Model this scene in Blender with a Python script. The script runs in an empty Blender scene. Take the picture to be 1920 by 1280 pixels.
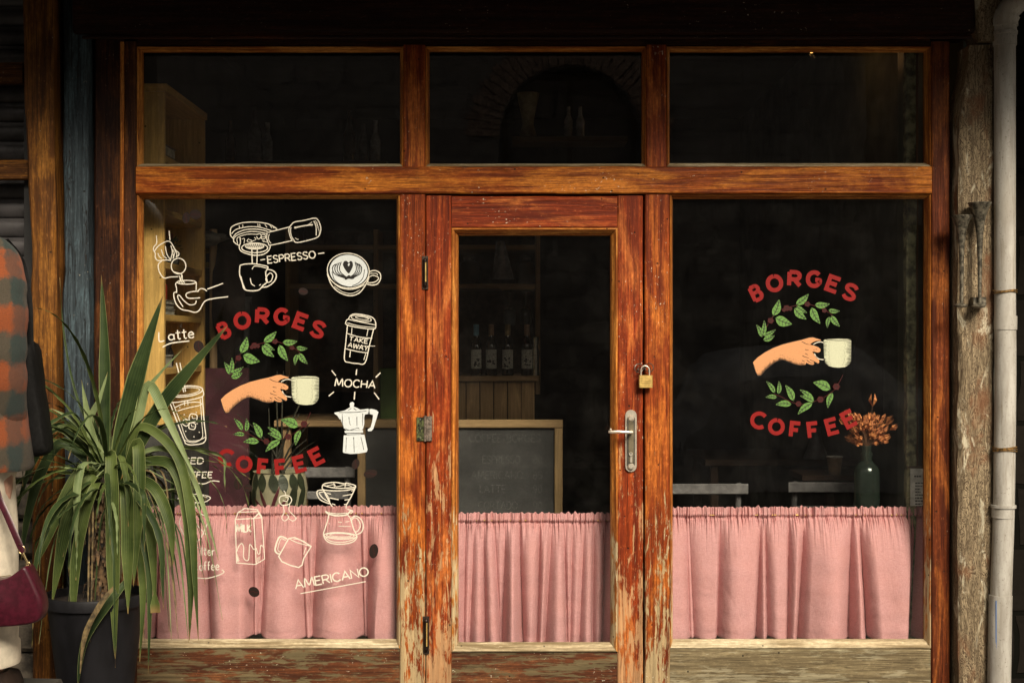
import bpy, bmesh, math, random
from mathutils import Vector, noise as mn, geometry as mg
random.seed(11)
SC = bpy.context.scene
R = math.radians
# ---------------------------------------------------------------- camera, world, sun, exposure
D, S, CZ = 5.0, 0.002, 1.30            # camera 5 m from the shopfront plane (y = 0), 2 mm per photo pixel there
cam_d = bpy.data.cameras.new('camera'); cam = bpy.data.objects.new('camera', cam_d)
SC.collection.objects.link(cam); SC.camera = cam
cam.location = (0, -D, CZ); cam.rotation_euler = (R(90), 0, 0)
cam_d.sensor_width = 36; cam_d.lens = 36*D/(1920*S); cam_d.clip_end = 500; cam_d.clip_start = 0.05
w = bpy.data.worlds.new('World'); SC.world = w; w.use_nodes = True
nt = w.node_tree; nt.nodes.clear()
sky = nt.nodes.new('ShaderNodeTexSky'); sky.sky_type = 'NISHITA'; sky.sun_disc = False
SUN_EL, SUN_AZ = R(37), R(160)
sky.sun_elevation = SUN_EL; sky.sun_rotation = SUN_AZ; sky.dust_density = 4
hs = nt.nodes.new('ShaderNodeHueSaturation'); hs.inputs['Saturation'].default_value = 0.12
bg = nt.nodes.new('ShaderNodeBackground'); bg.inputs['Strength'].default_value = 0.075
wo = nt.nodes.new('ShaderNodeOutputWorld')
nt.links.new(sky.outputs[0], hs.inputs['Color']); tint = nt.nodes.new('ShaderNodeMixRGB'); tint.blend_type = 'MULTIPLY'; tint.inputs[0].default_value = 1; tint.inputs[2].default_value = (1, .90, .76, 1)
nt.links.new(hs.outputs[0], tint.inputs[1]); nt.links.new(tint.outputs[0], bg.inputs[0]); nt.links.new(bg.outputs[0], wo.inputs[0])
sl = bpy.data.lights.new('sun', 'SUN'); sl.energy = 3.5; sl.angle = R(22); sl.color = (1, .87, .70)
so = bpy.data.objects.new('sun', sl); SC.collection.objects.link(so)
sd = Vector((math.sin(SUN_AZ)*math.cos(SUN_EL), math.cos(SUN_AZ)*math.cos(SUN_EL), math.sin(SUN_EL)))
so.rotation_euler = sd.to_track_quat('Z', 'Y').to_euler()
so.location = (0, -8, 9)
SC.view_settings.view_transform = 'Standard'; SC.view_settings.look = 'None'
SC.view_settings.exposure = 0.80; SC.view_settings.gamma = 1
SC.render.engine = 'CYCLES'
SC.cycles.transparent_max_bounces = 16; SC.cycles.max_bounces = 8

def X(px, Y=0): return (px-960)*S*(D+Y)/D
def Z(py, Y=0): return CZ+(640-py)*S*(D+Y)/D
def P(px, py, Y=0): return Vector((X(px, Y), Y, Z(py, Y)))

# ---------------------------------------------------------------- materials
MC = {}
def newmat(name):
    m = bpy.data.materials.new(name); m.use_nodes = True; m.node_tree.nodes.clear()
    return m, m.node_tree
class G:
    def __init__(s, nt): s.nt = nt
    def n(s, t, **k):
        n = s.nt.nodes.new('ShaderNode'+t)
        for a, b in k.items():
            if a.startswith('i_'):
                n.inputs[int(a[2:]) if a[2:].isdigit() else a[2:].replace('_', ' ')].default_value = b
            else: setattr(n, a, b)
        return n
    def l(s, a, b): s.nt.links.new(a, b)
    def mix(s, f, a, b, mode='MIX'):
        n = s.n('MixRGB', blend_type=mode)
        for i, v in ((0, f), (1, a), (2, b)):
            if hasattr(v, 'is_linked') or hasattr(v, 'links'): s.l(v, n.inputs[i])
            elif isinstance(v, (int, float)): n.inputs[i].default_value = v if i == 0 else (v, v, v, 1)
            else: n.inputs[i].default_value = (*v, 1)
        return n.outputs[0]
    def math(s, op, a, b=0.0, c=None, clamp=False):
        n = s.n('Math', operation=op); n.use_clamp = clamp
        for i, v in ((0, a), (1, b), (2, c)):
            if v is None: continue
            if isinstance(v, (int, float)): n.inputs[i].default_value = v
            else: s.l(v, n.inputs[i])
        return n.outputs[0]
    def pos(s, scale=(1, 1, 1), rnd=True):
        g = s.n('NewGeometry'); out = g.outputs['Position']
        if rnd:
            oi = s.n('ObjectInfo'); r = s.math('MULTIPLY', oi.outputs['Random'], 37.0)
            cx = s.n('CombineXYZ'); s.l(r, cx.inputs[0]); s.l(r, cx.inputs[1]); s.l(r, cx.inputs[2])
            a = s.n('VectorMath', operation='ADD'); s.l(out, a.inputs[0]); s.l(cx.outputs[0], a.inputs[1]); out = a.outputs[0]
        m = s.n('VectorMath', operation='MULTIPLY'); s.l(out, m.inputs[0]); m.inputs[1].default_value = scale
        return m.outputs[0]
    def noise(s, vec, scale, detail=5, rough=.55, dist=0):
        n = s.n('TexNoise'); n.inputs['Scale'].default_value = scale; n.inputs['Detail'].default_value = detail
        n.inputs['Roughness'].default_value = rough; n.inputs['Distortion'].default_value = dist
        if vec is not None: s.l(vec, n.inputs['Vector'])
        return n.outputs['Fac']
    def step(s, v, a, b, lo=0.0, hi=1.0):
        n = s.n('MapRange'); n.interpolation_type = 'SMOOTHSTEP'
        s.l(v, n.inputs[0]); n.inputs[1].default_value = a; n.inputs[2].default_value = b
        n.inputs[3].default_value = lo; n.inputs[4].default_value = hi
        return n.outputs[0]
    def out(s, col, rough=.5, bump=None, bstr=.3, bdist=.002, spec=.5, metal=0, **k):
        p = s.n('BsdfPrincipled'); o = s.n('OutputMaterial')
        if isinstance(col, tuple): p.inputs['Base Color'].default_value = (*col, 1)
        else: s.l(col, p.inputs['Base Color'])
        if isinstance(rough, (int, float)): p.inputs['Roughness'].default_value = rough
        else: s.l(rough, p.inputs['Roughness'])
        p.inputs['Specular IOR Level'].default_value = spec; p.inputs['Metallic'].default_value = metal
        for a, b in k.items(): p.inputs[a].default_value = b
        if bump is not None:
            bn = s.n('Bump'); bn.inputs['Strength'].default_value = bstr; bn.inputs['Distance'].default_value = bdist
            s.l(bump, bn.inputs['Height']); s.l(bn.outputs[0], p.inputs['Normal'])
        s.l(p.outputs[0], o.inputs[0]); return p

def wood(name, axis, dark, mid, light, wear=(.45, .36, .22), lightamt=.5, zc=-1., zk=.35, wbias=0.0,
         chips=.5, rough=.42, swirl=0.6, bstr=.55, crack=.5, fa=1.0, chipcol=(.62, .55, .42)):
    key = name+axis
    if key in MC: return MC[key]
    m, t = newmat(key); g = G(t)
    def sc(al, ac): return tuple(al if a == axis else ac for a in 'XYZ')
    grain = g.noise(g.pos(sc(2.2, 60)), 1, 6, .6, swirl)
    fine = g.noise(g.pos(sc(9, 260)), 1, 4, .6, .3)
    patch = g.noise(g.pos(sc(2.2, 8)), 1, 6, .62, .8)
    patch2 = g.math('ADD', g.math('MULTIPLY', g.noise(g.pos(sc(4.5, 17)), 1.0, 9, .70, 1.2), .55), g.math('MULTIPLY', g.noise(g.pos(sc(9, 48)), 1.0, 8, .7, .8), .47))
    speck = g.noise(g.pos(sc(70, 120)), 1, 3, .6)
    blotch = g.noise(g.pos((1.6, 1.6, 1.6)), 1, 3, .5)
    c = g.mix(g.step(grain, .36, .64), dark, mid)
    lf = g.math('ADD', patch, g.math('MULTIPLY', g.math('SUBTRACT', grain, .5), .35))
    c = g.mix(g.step(lf, .62-.3*lightamt, .80-.3*lightamt), c, light)
    c = g.mix(g.math('MULTIPLY', g.step(fine, .36, .56, 1, 0), .55*fa), c, tuple(v*.4 for v in dark))
    mott = g.noise(g.pos(sc(45, 110)), 1, 4, .7)
    c = g.mix(g.math('MULTIPLY', g.step(mott, .40, .62, 1, 0), .38*fa), c, tuple(v*.75 for v in dark))
    c = g.mix(g.math('MULTIPLY', g.step(mott, .60, .72), .35), c, tuple(min(1, v*1.25+.03) for v in light))
    # wear that grows towards the foot of the woodwork where rain splashes it
    ge = g.n('NewGeometry'); sp = g.n('SeparateXYZ'); g.l(ge.outputs['Position'], sp.inputs[0])
    zz = g.math('MULTIPLY', g.math('SUBTRACT', zc, sp.outputs[2]), zk)
    zz = g.math('MAXIMUM', zz, -.2); zz = g.math('MINIMUM', zz, .155)
    wv = g.math('ADD', g.math('ADD', patch2, zz), g.math('MULTIPLY', g.math('SUBTRACT', fine, .5), .25))
    wm = g.step(wv, .585-wbias, .635-wbias)
    wc = g.mix(g.step(grain, .3, .7), tuple(v*.55 for v in wear), wear)
    wc = g.mix(g.math('MULTIPLY', g.step(blotch, .4, .7), .45), wc, tuple(a*.6+b*.4 for a, b in zip(wear, (.16, .15, .08))))
    c = g.mix(g.math('MULTIPLY', wm, .85), c, wc)
    cl = g.noise(g.pos((5, 5, 5)), 1, 4, .6)
    ch = g.math('MULTIPLY', g.step(speck, .70-.05*chips, .74-.05*chips), g.step(cl, .5, .62))
    c = g.mix(g.math('MULTIPLY', ch, .85*min(1, chips*1.6)), c, chipcol)
    ck = g.noise(g.pos(sc(1.1, 42)), 1, 5, .7, .9)
    ckm = g.step(g.math('ABSOLUTE', g.math('SUBTRACT', ck, .5)), .0, .012, 1, 0)
    c = g.mix(g.math('MULTIPLY', ckm, crack), c, (.018, .01, .006))
    # nail and worm holes
    vo = g.n('TexVoronoi'); g.l(g.pos((1, 1, 1)), vo.inputs['Vector']); vo.inputs['Scale'].default_value = 16
    hole = g.step(vo.outputs['Distance'], .05, .075, 1, 0)
    c = g.mix(g.math('MULTIPLY', hole, .8), c, (.012, .008, .005))
    h = g.math('ADD', g.math('MULTIPLY', grain, .6), g.math('MULTIPLY', fine, .5))
    h = g.math('SUBTRACT', h, g.math('MULTIPLY', wm, .45))
    h = g.math('SUBTRACT', h, g.math('MULTIPLY', ckm, .9*crack)); h = g.math('SUBTRACT', h, hole)
    rg = g.math('ADD', g.math('MULTIPLY', wm, .3), rough)
    g.out(c, rg, h, bstr, .0022, spec=.14)
    MC[key] = m; return m

def simple(name, col, rough=.5, metal=0, nscale=30, namt=.25, bstr=.15, bdist=.001, col2=None, stretch=(1, 1, 1), spec=.5, **k):
    if name in MC: return MC[name]
    m, t = newmat(name); g = G(t)
    nz = g.noise(g.pos(stretch), nscale, 5, .6)
    c2 = col2 or tuple(v*(1-namt*1.6) for v in col)
    c = g.mix(g.step(nz, .35, .65), c2, col)
    g.out(c, rough, nz, bstr, bdist, metal=metal, spec=spec, **k)
    MC[name] = m; return m

def W_transom(a): return wood('wood_transom', a, (.14, .026, .006), (.40, .098, .014), (.60, .205, .028), (.40, .32, .21), .55, .3, .2, -.01, 1.0, .36)
def W_frame(a): return wood('wood_frame', a, (.12, .020, .006), (.32, .064, .012), (.52, .155, .026), (.47, .37, .20), .45, .75, .19, .012, 1.0, .42)
def W_door(a): return wood('wood_door', a, (.12, .018, .006), (.31, .050, .011), (.55, .165, .038), (.50, .29, .14), .46, .85, .12, .028, 1.0, .42)
def W_bead(a): return wood('wood_bead', a, (.20, .055, .012), (.56, .20, .035), (.66, .29, .065), (.58, .48, .29), .6, .78, .42, -.04, .2, .4)
def W_sill(a): return wood('wood_sill', a, (.20, .15, .08), (.50, .41, .26), (.60, .52, .35), (.55, .47, .31), .5, .3, .1, .0, .2, .6, crack=.25)
def W_jamb(a): return wood('wood_jamb', a, (.06, .014, .006), (.17, .040, .011), (.36, .11, .024), (.42, .34, .2), .36, .1, .2, -.03, .5, .4)
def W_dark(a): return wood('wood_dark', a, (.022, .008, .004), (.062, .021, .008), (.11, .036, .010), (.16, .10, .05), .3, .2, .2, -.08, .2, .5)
def W_pale(a): return wood('wood_pale', a, (.13, .10, .055), (.225, .18, .10), (.29, .235, .135), (.33, .29, .19), .5, .3, .3, .0, .3, .7, 1.6, crack=.7)
def W_brown(a): return wood('wood_brown', a, (.06, .022, .006), (.19, .075, .014), (.27, .115, .020), (.25, .16, .08), .5, -.2, .2, -.1, .3, .5, crack=.7)
def W_base(a): return wood('wood_base', a, (.06, .020, .009), (.14, .045, .017), (.20, .08, .03), (.145, .115, .06), .45, .6, .0, .09, 1.0, .6)
def W_blue(a): return wood('wood_blue', a, (.022, .030, .036), (.05, .070, .082), (.075, .115, .135), (.17, .19, .17), .35, .5, .15, -.02, .3, .65, .9, bstr=.9, crack=.9)
def W_weather(a):
    if 'ww'+a in MC: return MC['ww'+a]
    m, t = newmat('wood_weathered'+a); g = G(t)
    def sc(al, ac): return tuple(al if q == a else ac for q in 'XYZ')
    w1 = g.noise(g.pos(sc(7, 26)), 1, 4, .55, 2.2)
    w2 = g.noise(g.pos(sc(10, 150)), 1, 5, .65, .8)
    ring = g.math('FRACT', g.math('MULTIPLY', w1, 11.0))
    ring = g.math('ABSOLUTE', g.math('SUBTRACT', ring, .5))
    c = g.mix(g.step(ring, .03, .3), (.06, .04, .022), (.30, .235, .145))
    c = g.mix(g.math('MULTIPLY', g.step(w2, .4, .6, 1, 0), .6), c, (.05, .032, .018))
    p = g.noise(g.pos(sc(3.5, 8), ), 1, 6, .65, .6)
    c = g.mix(g.math('MULTIPLY', g.step(p, .5, .66), .7), c, (.16, .065, .028))
    p2 = g.noise(g.pos(sc(3, 9)), 1.7, 7, .7, .6)
    c = g.mix(g.math('MULTIPLY', g.step(p2, .55, .63), .7), c, (.55, .51, .38))
    h = g.math('ADD', g.math('MULTIPLY', ring, 1.0), g.math('MULTIPLY', w2, .8))
    g.out(c, .75, h, .9, .003, spec=.25)
    MC['ww'+a] = m; return m

def M_glass():
    if 'glass' in MC: return MC['glass']
    m, t = newmat('window_glass'); g = G(t)
    fr = g.n('Fresnel'); gb_ = g.n('NewGeometry'); g.l(g.math('SUBTRACT', 1.48, g.math('MULTIPLY', gb_.outputs['Backfacing'], 1.48-1/1.48)), fr.inputs[0])
    tr = g.n('BsdfTransparent'); tr.inputs[0].default_value = (.95, .96, .95, 1)
    gl = g.n('BsdfGlossy'); gl.inputs['Roughness'].default_value = .012
    nz = g.noise(g.pos((1, 1, 1)), 3.2, 3, .5)
    bn = g.n('Bump'); bn.inputs['Strength'].default_value = .10; bn.inputs['Distance'].default_value = .004
    g.l(nz, bn.inputs['Height']); g.l(bn.outputs[0], gl.inputs['Normal'])
    mx = g.n('MixShader'); o = g.n('OutputMaterial')
    g.l(fr.outputs[0], mx.inputs[0]); g.l(tr.outputs[0], mx.inputs[1]); g.l(gl.outputs[0], mx.inputs[2])
    # thin film of street dust
    df = g.n('BsdfDiffuse'); df.inputs[0].default_value = (.4, .38, .34, 1)
    dn = g.noise(g.pos((1, 1, 1)), 5, 7, .7)
    mx2 = g.n('MixShader'); g.l(g.step(dn, .4, .9, .0005, .011), mx2.inputs[0])
    g.l(mx.outputs[0], mx2.inputs[1]); g.l(df.outputs[0], mx2.inputs[2]); g.l(mx2.outputs[0], o.inputs[0])
    MC['glass'] = m; return m

def M_bottle(name, col):
    if name in MC: return MC[name]
    m, t = newmat(name); g = G(t)
    g.out(col, .04, None, spec=.6, **{'Transmission Weight': .965, 'IOR': 1.45}); MC[name] = m; return m

def M_paint(name, col, thin=.0):
    if name in MC: return MC[name]
    m, t = newmat(name); g = G(t)
    nz = g.noise(g.pos((1, 1, 1), False), 260, 4, .7)
    c = g.mix(g.step(nz, .3, .7), tuple(v*.8 for v in col), col)
    p = g.out(c, .6, None, spec=.2)
    if thin:
        n2 = g.noise(g.pos((1, 1, 1), False), 420, 3, .7)
        g.l(g.step(n2, thin-.06, thin+.06), p.inputs['Alpha'])
    MC[name] = m; return m

WHITE = lambda: M_paint('white_paint', (.64, .61, .51), .33)
RED = lambda: M_paint('red_paint', (.21, .006, .005))
GREEN = lambda: M_paint('green_paint', (.12, .25, .06))
BLACK = lambda: M_paint('black_paint', (.014, .013, .012))
SKINP = lambda: M_paint('skin_paint', (.56, .27, .12))
CREAM = lambda: M_paint('cream_paint', (.50, .52, .37))
SILVER = lambda: M_paint('pale_paint', (.56, .60, .60))
BERRY = lambda: M_paint('berry_paint', (.05, .006, .006))
BEAN = lambda: M_paint('bean_paint', (.014, .007, .005))

def M_curtain():
    if 'curt' in MC: return MC['curt']
    m, t = newmat('curtain_cotton'); g = G(t)
    a = g.noise(g.pos((900, 900, 60)), 1, 2, .6); b = g.noise(g.pos((60, 60, 900)), 1, 2, .6)
    wv = g.math('ADD', a, b)
    big = g.noise(g.pos((1, 1, 1)), 9, 5, .6)
    c = g.mix(g.step(wv, .7, 1.3), (.47, .235, .24), (.61, .33, .338))
    c = g.mix(g.math('MULTIPLY', g.step(big, .35, .7), .25), c, (.56, .25, .225))
    cr = g.noise(g.pos((1, 1, .8)), 14, 4, .6, 1.4)
    h = g.math('ADD', g.math('MULTIPLY', wv, .05), cr)
    g.out(c, .85, h, .5, .008, spec=.15)
    MC['curt'] = m; return m

# ---------------------------------------------------------------- mesh builder and object helpers
WL = {}
def link(o): SC.collection.objects.link(o)
def tag(o, label=None, cat=None, group=None, kind=None):
    if label: o['label'] = label
    if cat: o['category'] = cat
    if group: o['group'] = group
    if kind: o['kind'] = kind
    return o
def thing(name, label, cat, loc=(0, 0, 0), group=None):
    o = bpy.data.objects.new(name, None); link(o); o.location = loc; o.empty_display_size = .1
    WL[o.name] = Vector(loc); return tag(o, label, cat, group)

class MB:
    def __init__(s): s.v = []; s.f = []; s.m = []; s.mi = 0
    def add(s, vs, fs):
        b = len(s.v); s.v += [Vector(v) for v in vs]
        for f in fs: s.f.append([i+b for i in f]); s.m.append(s.mi)
    def box(s, x0, x1, y0, y1, z0, z1):
        s.add([(x, y, z) for x in (x0, x1) for y in (y0, y1) for z in (z0, z1)],
              [(0, 1, 3, 2), (4, 6, 7, 5), (0, 4, 5, 1), (2, 3, 7, 6), (0, 2, 6, 4), (1, 5, 7, 3)])
    def plank(s, x0, x1, y0, y1, z0, z1, bev=.004, nz=.0012, seg=.03, nscale=6, axis=None):
        lo = [x0, y0, z0]; hi = [x1, y1, z1]; d = [hi[i]-lo[i] for i in range(3)]
        ax = 'XYZ'.index(axis) if axis else d.index(max(d)); a, b = [i for i in range(3) if i != ax]
        bev = min(bev, d[a]*.3, d[b]*.3)
        ca = [(lo[a]+bev, lo[b]), (hi[a]-bev, lo[b]), (hi[a], lo[b]+bev), (hi[a], hi[b]-bev), (hi[a]-bev, hi[b]), (lo[a]+bev, hi[b]), (lo[a], hi[b]-bev), (lo[a], lo[b]+bev)]
        n = max(1, int(d[ax]/seg)); vs = []; fs = []
        sd_ = random.random()*50
        for k in range(n+1):
            t = lo[ax]+d[ax]*k/n
            for (p, q) in ca:
                c = [0, 0, 0]; c[ax] = t; c[a] = p; c[b] = q
                if nz:
                    nn = mn.noise_vector(Vector((c[0]*nscale+sd_, c[1]*nscale, c[2]*nscale)))+.5*mn.noise_vector(Vector((c[0]*nscale*5, c[1]*nscale*5+sd_, c[2]*nscale*5)))
                    c[a] += nn[0]*nz; c[b] += nn[1]*nz
                vs.append(c)
        for k in range(n):
            for j in range(8):
                j2 = (j+1) % 8; fs.append((k*8+j, k*8+j2, k*8+8+j2, k*8+8+j))
        fs.append(tuple(range(7, -1, -1))); fs.append(tuple(n*8+j for j in range(8)))
        s.add(vs, fs)
    def lathe(s, c, prof, seg=24, sx=1, sy=1):
        vs = []; fs = []
        for (r, z) in prof:
            for k in range(seg):
                a = 2*math.pi*k/seg; vs.append((c[0]+r*sx*math.cos(a), c[1]+r*sy*math.sin(a), c[2]+z))
        for i in range(len(prof)-1):
            for k in range(seg):
                k2 = (k+1) % seg; fs.append((i*seg+k, i*seg+k2, (i+1)*seg+k2, (i+1)*seg+k))
        if prof[0][0] > 1e-5: fs.append(tuple(range(seg-1, -1, -1)))
        if prof[-1][0] > 1e-5: fs.append(tuple((len(prof)-1)*seg+k for k in range(seg)))
        s.add(vs, fs)
    def tube(s, pts, r, seg=10, closed=False, flat=1.0, up=(0, 0, 1)):
        pts = [Vector(p) for p in pts]; n = len(pts); vs = []; fs = []; prev = None
        rr = r if isinstance(r, (list, tuple)) else [r]*n
        for i, p in enumerate(pts):
            if closed: t = pts[(i+1) % n]-pts[i-1]
            else: t = pts[min(i+1, n-1)]-pts[max(i-1, 0)]
            t.normalize()
            if prev is None:
                u = Vector(up); 
                if abs(u.dot(t)) > .95: u = Vector((1, 0, 0))
            else: u = prev
            a = (u-t*u.dot(t)).normalized(); b = t.cross(a); prev = a
            for k in range(seg):
                an = 2*math.pi*k/seg; vs.append(p+a*math.cos(an)*rr[i]+b*math.sin(an)*rr[i]*flat)
        m = n if closed else n-1
        for i in range(m):
            i2 = (i+1) % n
            for k in range(seg):
                k2 = (k+1) % seg; fs.append((i*seg+k, i*seg+k2, i2*seg+k2, i2*seg+k))
        if not closed: fs.append(tuple(range(seg-1, -1, -1))); fs.append(tuple((n-1)*seg+k for k in range(seg)))
        s.add(vs, fs)
    def prism(s, pts, y0, y1):      # outline in x,z extruded along y
        n = len(pts); vs = [(p[0], y0, p[1]) for p in pts]+[(p[0], y1, p[1]) for p in pts]
        fs = [tuple(range(n)), tuple(range(2*n-1, n-1, -1))]+[(i, i+n, (i+1) % n+n, (i+1) % n) for i in range(n)]
        s.add(vs, fs)
    def build(s, name, mats, parent=None, smooth=True, angle=40, fix=False):
        me = bpy.data.meshes.new(name)
        off = Vector((0, 0, 0))
        if parent is not None: off = WL[parent.name]
        elif s.v and not fix:
            mx = [max(v[i] for v in s.v) for i in range(3)]; mi = [min(v[i] for v in s.v) for i in range(3)]
            off = Vector(((mx[0]+mi[0])/2, (mx[1]+mi[1])/2, mi[2]))
        me.from_pydata([v-off for v in s.v], [], s.f)
        if not isinstance(mats, (list, tuple)): mats = [mats]
        for m in mats: me.materials.append(m)
        me.polygons.foreach_set('material_index', s.m)
        bm = bmesh.new(); bm.from_mesh(me)
        bmesh.ops.remove_doubles(bm, verts=bm.verts, dist=1e-6) if len(bm.verts) < 20000 and smooth else None
        bmesh.ops.recalc_face_normals(bm, faces=bm.faces) if smooth else None
        bm.to_mesh(me); bm.free()
        if smooth:
            me.shade_smooth(); me.set_sharp_from_angle(angle=R(angle))
        me.update()
        o = bpy.data.objects.new(name, me); link(o)
        if parent is not None: o.parent = parent
        else: o.location = off
        WL[o.name] = off
        return o

def smooth_pts(p, n=5, closed=False):
    out = []; m = len(p)
    if m < 3: return [tuple(q) for q in p]
    rng = m if closed else m-1
    dim = len(p[0])
    for i in range(rng):
        if closed: a, b, c, d = p[i-1], p[i], p[(i+1) % m], p[(i+2) % m]
        else: a, b, c, d = p[max(i-1, 0)], p[i], p[i+1], p[min(i+2, m-1)]
        for k in range(n):
            t = k/n
            out.append(tuple(.5*((2*b[j])+(-a[j]+c[j])*t+(2*a[j]-5*b[j]+4*c[j]-d[j])*t*t+(-a[j]+3*b[j]-3*c[j]+d[j])*t**3) for j in range(dim)))
    if not closed: out.append(tuple(p[-1]))
    return out

def struct(name, mb, mat, **k): return tag(mb.build(name, mat, fix=True, **k), kind='structure')

# ---------------------------------------------------------------- stone, paving and other ground materials
def M_stone(name, c1, c2, mortar, sx, sz, bs=.6, mottled=.5):
    if name in MC: return MC[name]
    m, t = newmat(name); g = G(t)
    ge = g.n('NewGeometry'); sp = g.n('SeparateXYZ'); g.l(ge.outputs['Position'], sp.inputs[0])
    wob = g.noise(g.pos((1, 1, 1), False), 3, 3, .5)
    u = g.math('ADD', g.math('ADD', sp.outputs[0], g.math('MULTIPLY', sp.outputs[1], .7)), g.math('MULTIPLY', wob, .08))
    v = g.math('ADD', sp.outputs[2], g.math('MULTIPLY', wob, .05))
    cb = g.n('CombineXYZ'); g.l(u, cb.inputs[0]); g.l(v, cb.inputs[1])
    br = g.n('TexBrick'); g.l(cb.outputs[0], br.inputs['Vector']); br.inputs['Scale'].default_value = 1
    br.inputs['Brick Width'].default_value = sx; br.inputs['Row Height'].default_value = sz; br.inputs['Mortar Size'].default_value = .012
    br.inputs['Mortar Smooth'].default_value = .3; br.inputs['Color1'].default_value = (*c1, 1); br.inputs['Color2'].default_value = (*c2, 1)
    br.inputs['Mortar'].default_value = (*mortar, 1)
    n1 = g.noise(g.pos((1, 1, 1), False), 9, 7, .65)
    c = g.mix(g.math('MULTIPLY', g.step(n1, .3, .7), mottled), br.outputs['Color'], tuple(v_*.45 for v_ in c1))
    h = g.math('SUBTRACT', n1, g.math('MULTIPLY', br.outputs['Fac'], .8))
    g.out(c, .85, h, bs, .012, spec=.02 if max(c1) < .02 else .2); MC[name] = m; return m

def M_cobble():
    m, t = newmat('cobble_setts'); g = G(t)
    wob = g.noise(g.pos((1, 1, 1), False), 2.5, 3, .5)
    vo = g.n('TexVoronoi'); vo.feature = 'DISTANCE_TO_EDGE'; g.l(g.pos((1, 1, 0), False), vo.inputs['Vector']); vo.inputs['Scale'].default_value = 8
    vc = g.n('TexVoronoi'); g.l(g.pos((1, 1, 0), False), vc.inputs['Vector']); vc.inputs['Scale'].default_value = 8
    n1 = g.noise(g.pos((1, 1, 1), False), 30, 6, .6)
    c = g.mix(.35, (.17, .16, .145), vc.outputs['Color'], 'MULTIPLY')
    c = g.mix(g.math('MULTIPLY', n1, .6), c, (.10, .095, .085))
    c = g.mix(g.step(vo.outputs['Distance'], .02, .10, 1, 0), c, (.035, .032, .028))
    h = g.math('ADD', g.step(vo.outputs['Distance'], 0, .2), g.math('MULTIPLY', n1, .3))
    g.out(c, .7, h, .8, .02); return m

# ================================================================ SETTING: ground
mb = MB()
mb.add([(-80, -80, -.12), (80, -80, -.12), (80, 80, -.12), (-80, 80, -.12)], [(0, 1, 2, 3)])
struct('street', mb, M_cobble(), smooth=False)
mb = MB(); mb.plank(-7, 7, -2.2, -.14, -.11, -.004, .02, .002, .2)
struct('pavement', mb, M_stone('paving_slabs', (.17, .16, .145), (.22, .20, .18), (.06, .055, .05), .6, .4))
mb = MB(); mb.plank(-4.6, X(0, -.9)+.10, -2.0, -.62, -.003, .20, .02, .004, .1)
tag(struct('stone_step', mb, M_stone('step_stone', (.07, .065, .055), (.055, .05, .045), (.06, .055, .05), 1.1, .4)))
# shop interior shell
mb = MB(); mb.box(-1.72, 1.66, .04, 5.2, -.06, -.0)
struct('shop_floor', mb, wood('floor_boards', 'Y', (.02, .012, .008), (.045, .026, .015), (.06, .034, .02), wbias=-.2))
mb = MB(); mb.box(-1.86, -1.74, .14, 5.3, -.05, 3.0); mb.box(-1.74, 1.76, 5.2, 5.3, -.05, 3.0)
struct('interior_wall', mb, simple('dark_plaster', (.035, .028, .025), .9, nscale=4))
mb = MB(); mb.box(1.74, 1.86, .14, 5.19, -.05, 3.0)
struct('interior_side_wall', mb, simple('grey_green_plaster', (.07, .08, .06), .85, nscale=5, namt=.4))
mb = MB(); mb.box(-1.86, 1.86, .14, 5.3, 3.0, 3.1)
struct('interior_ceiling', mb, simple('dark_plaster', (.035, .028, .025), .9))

# ================================================================ SHOPFRONT
sf = thing('shopfront', 'old wooden coffee shop front with varnished frames, glazed door and painted window drawings', 'shopfront', (0, 0, 0))
def part(name, mb, mat, parent=sf, label=None, **k):
    o = mb.build(name, mat, parent, **k)
    if label: o['label'] = label
    return o
GY = .050     # outer face of the glass
def plk(x0, x1, y0, y1, Y0=0.0, Y1=.11, **k):
    m = MB(); m.plank(X(x0), X(x1), Y0, Y1, Z(y1), Z(y0), **k); return m
# posts and rails
part('jamb', plk(232, 255, 78, 1300, .0, .11), wood('wood_side', 'Z', (.030, .010, .005), (.085, .030, .010), (.27, .10, .022), (.3, .2, .1), .45, .1, .2, -.05, .5, .5), label='worn left jamb with ridged inner edge')
part('jamb', plk(1747, 1781, 78, 1300, .0, .11), W_jamb('Z'), label='red brown right jamb')
part('mullion', plk(756, 797, 84, 312.5, .004, .1), W_frame('Z'))
part('mullion', plk(1212, 1250, 84, 312.5, .004, .1), W_frame('Z'))
part('mullion', plk(749.5, 797, 363.5, 1300, .003, .1), W_frame('Z'))
part('mullion', plk(1209.5, 1256, 363.5, 1300, .003, .1), W_frame('Z'), label='mullion worn pale towards its foot')
part('transom_rail', plk(255.7, 1746.3, 313, 363, -.006, .1, nz=.002), W_transom('X'))
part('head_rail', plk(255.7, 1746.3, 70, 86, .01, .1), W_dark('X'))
m_ = plk(255.7, 749, 1217, 1300, .008, .1); part('bottom_rail', m_, W_base('X'), label='dirty bottom rail of the left window')
m_ = plk(1256.7, 1746.3, 1217, 1300, .008, .1); part('bottom_rail', m_, W_pale('X'), label='bare grey bottom rail of the right window')

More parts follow.
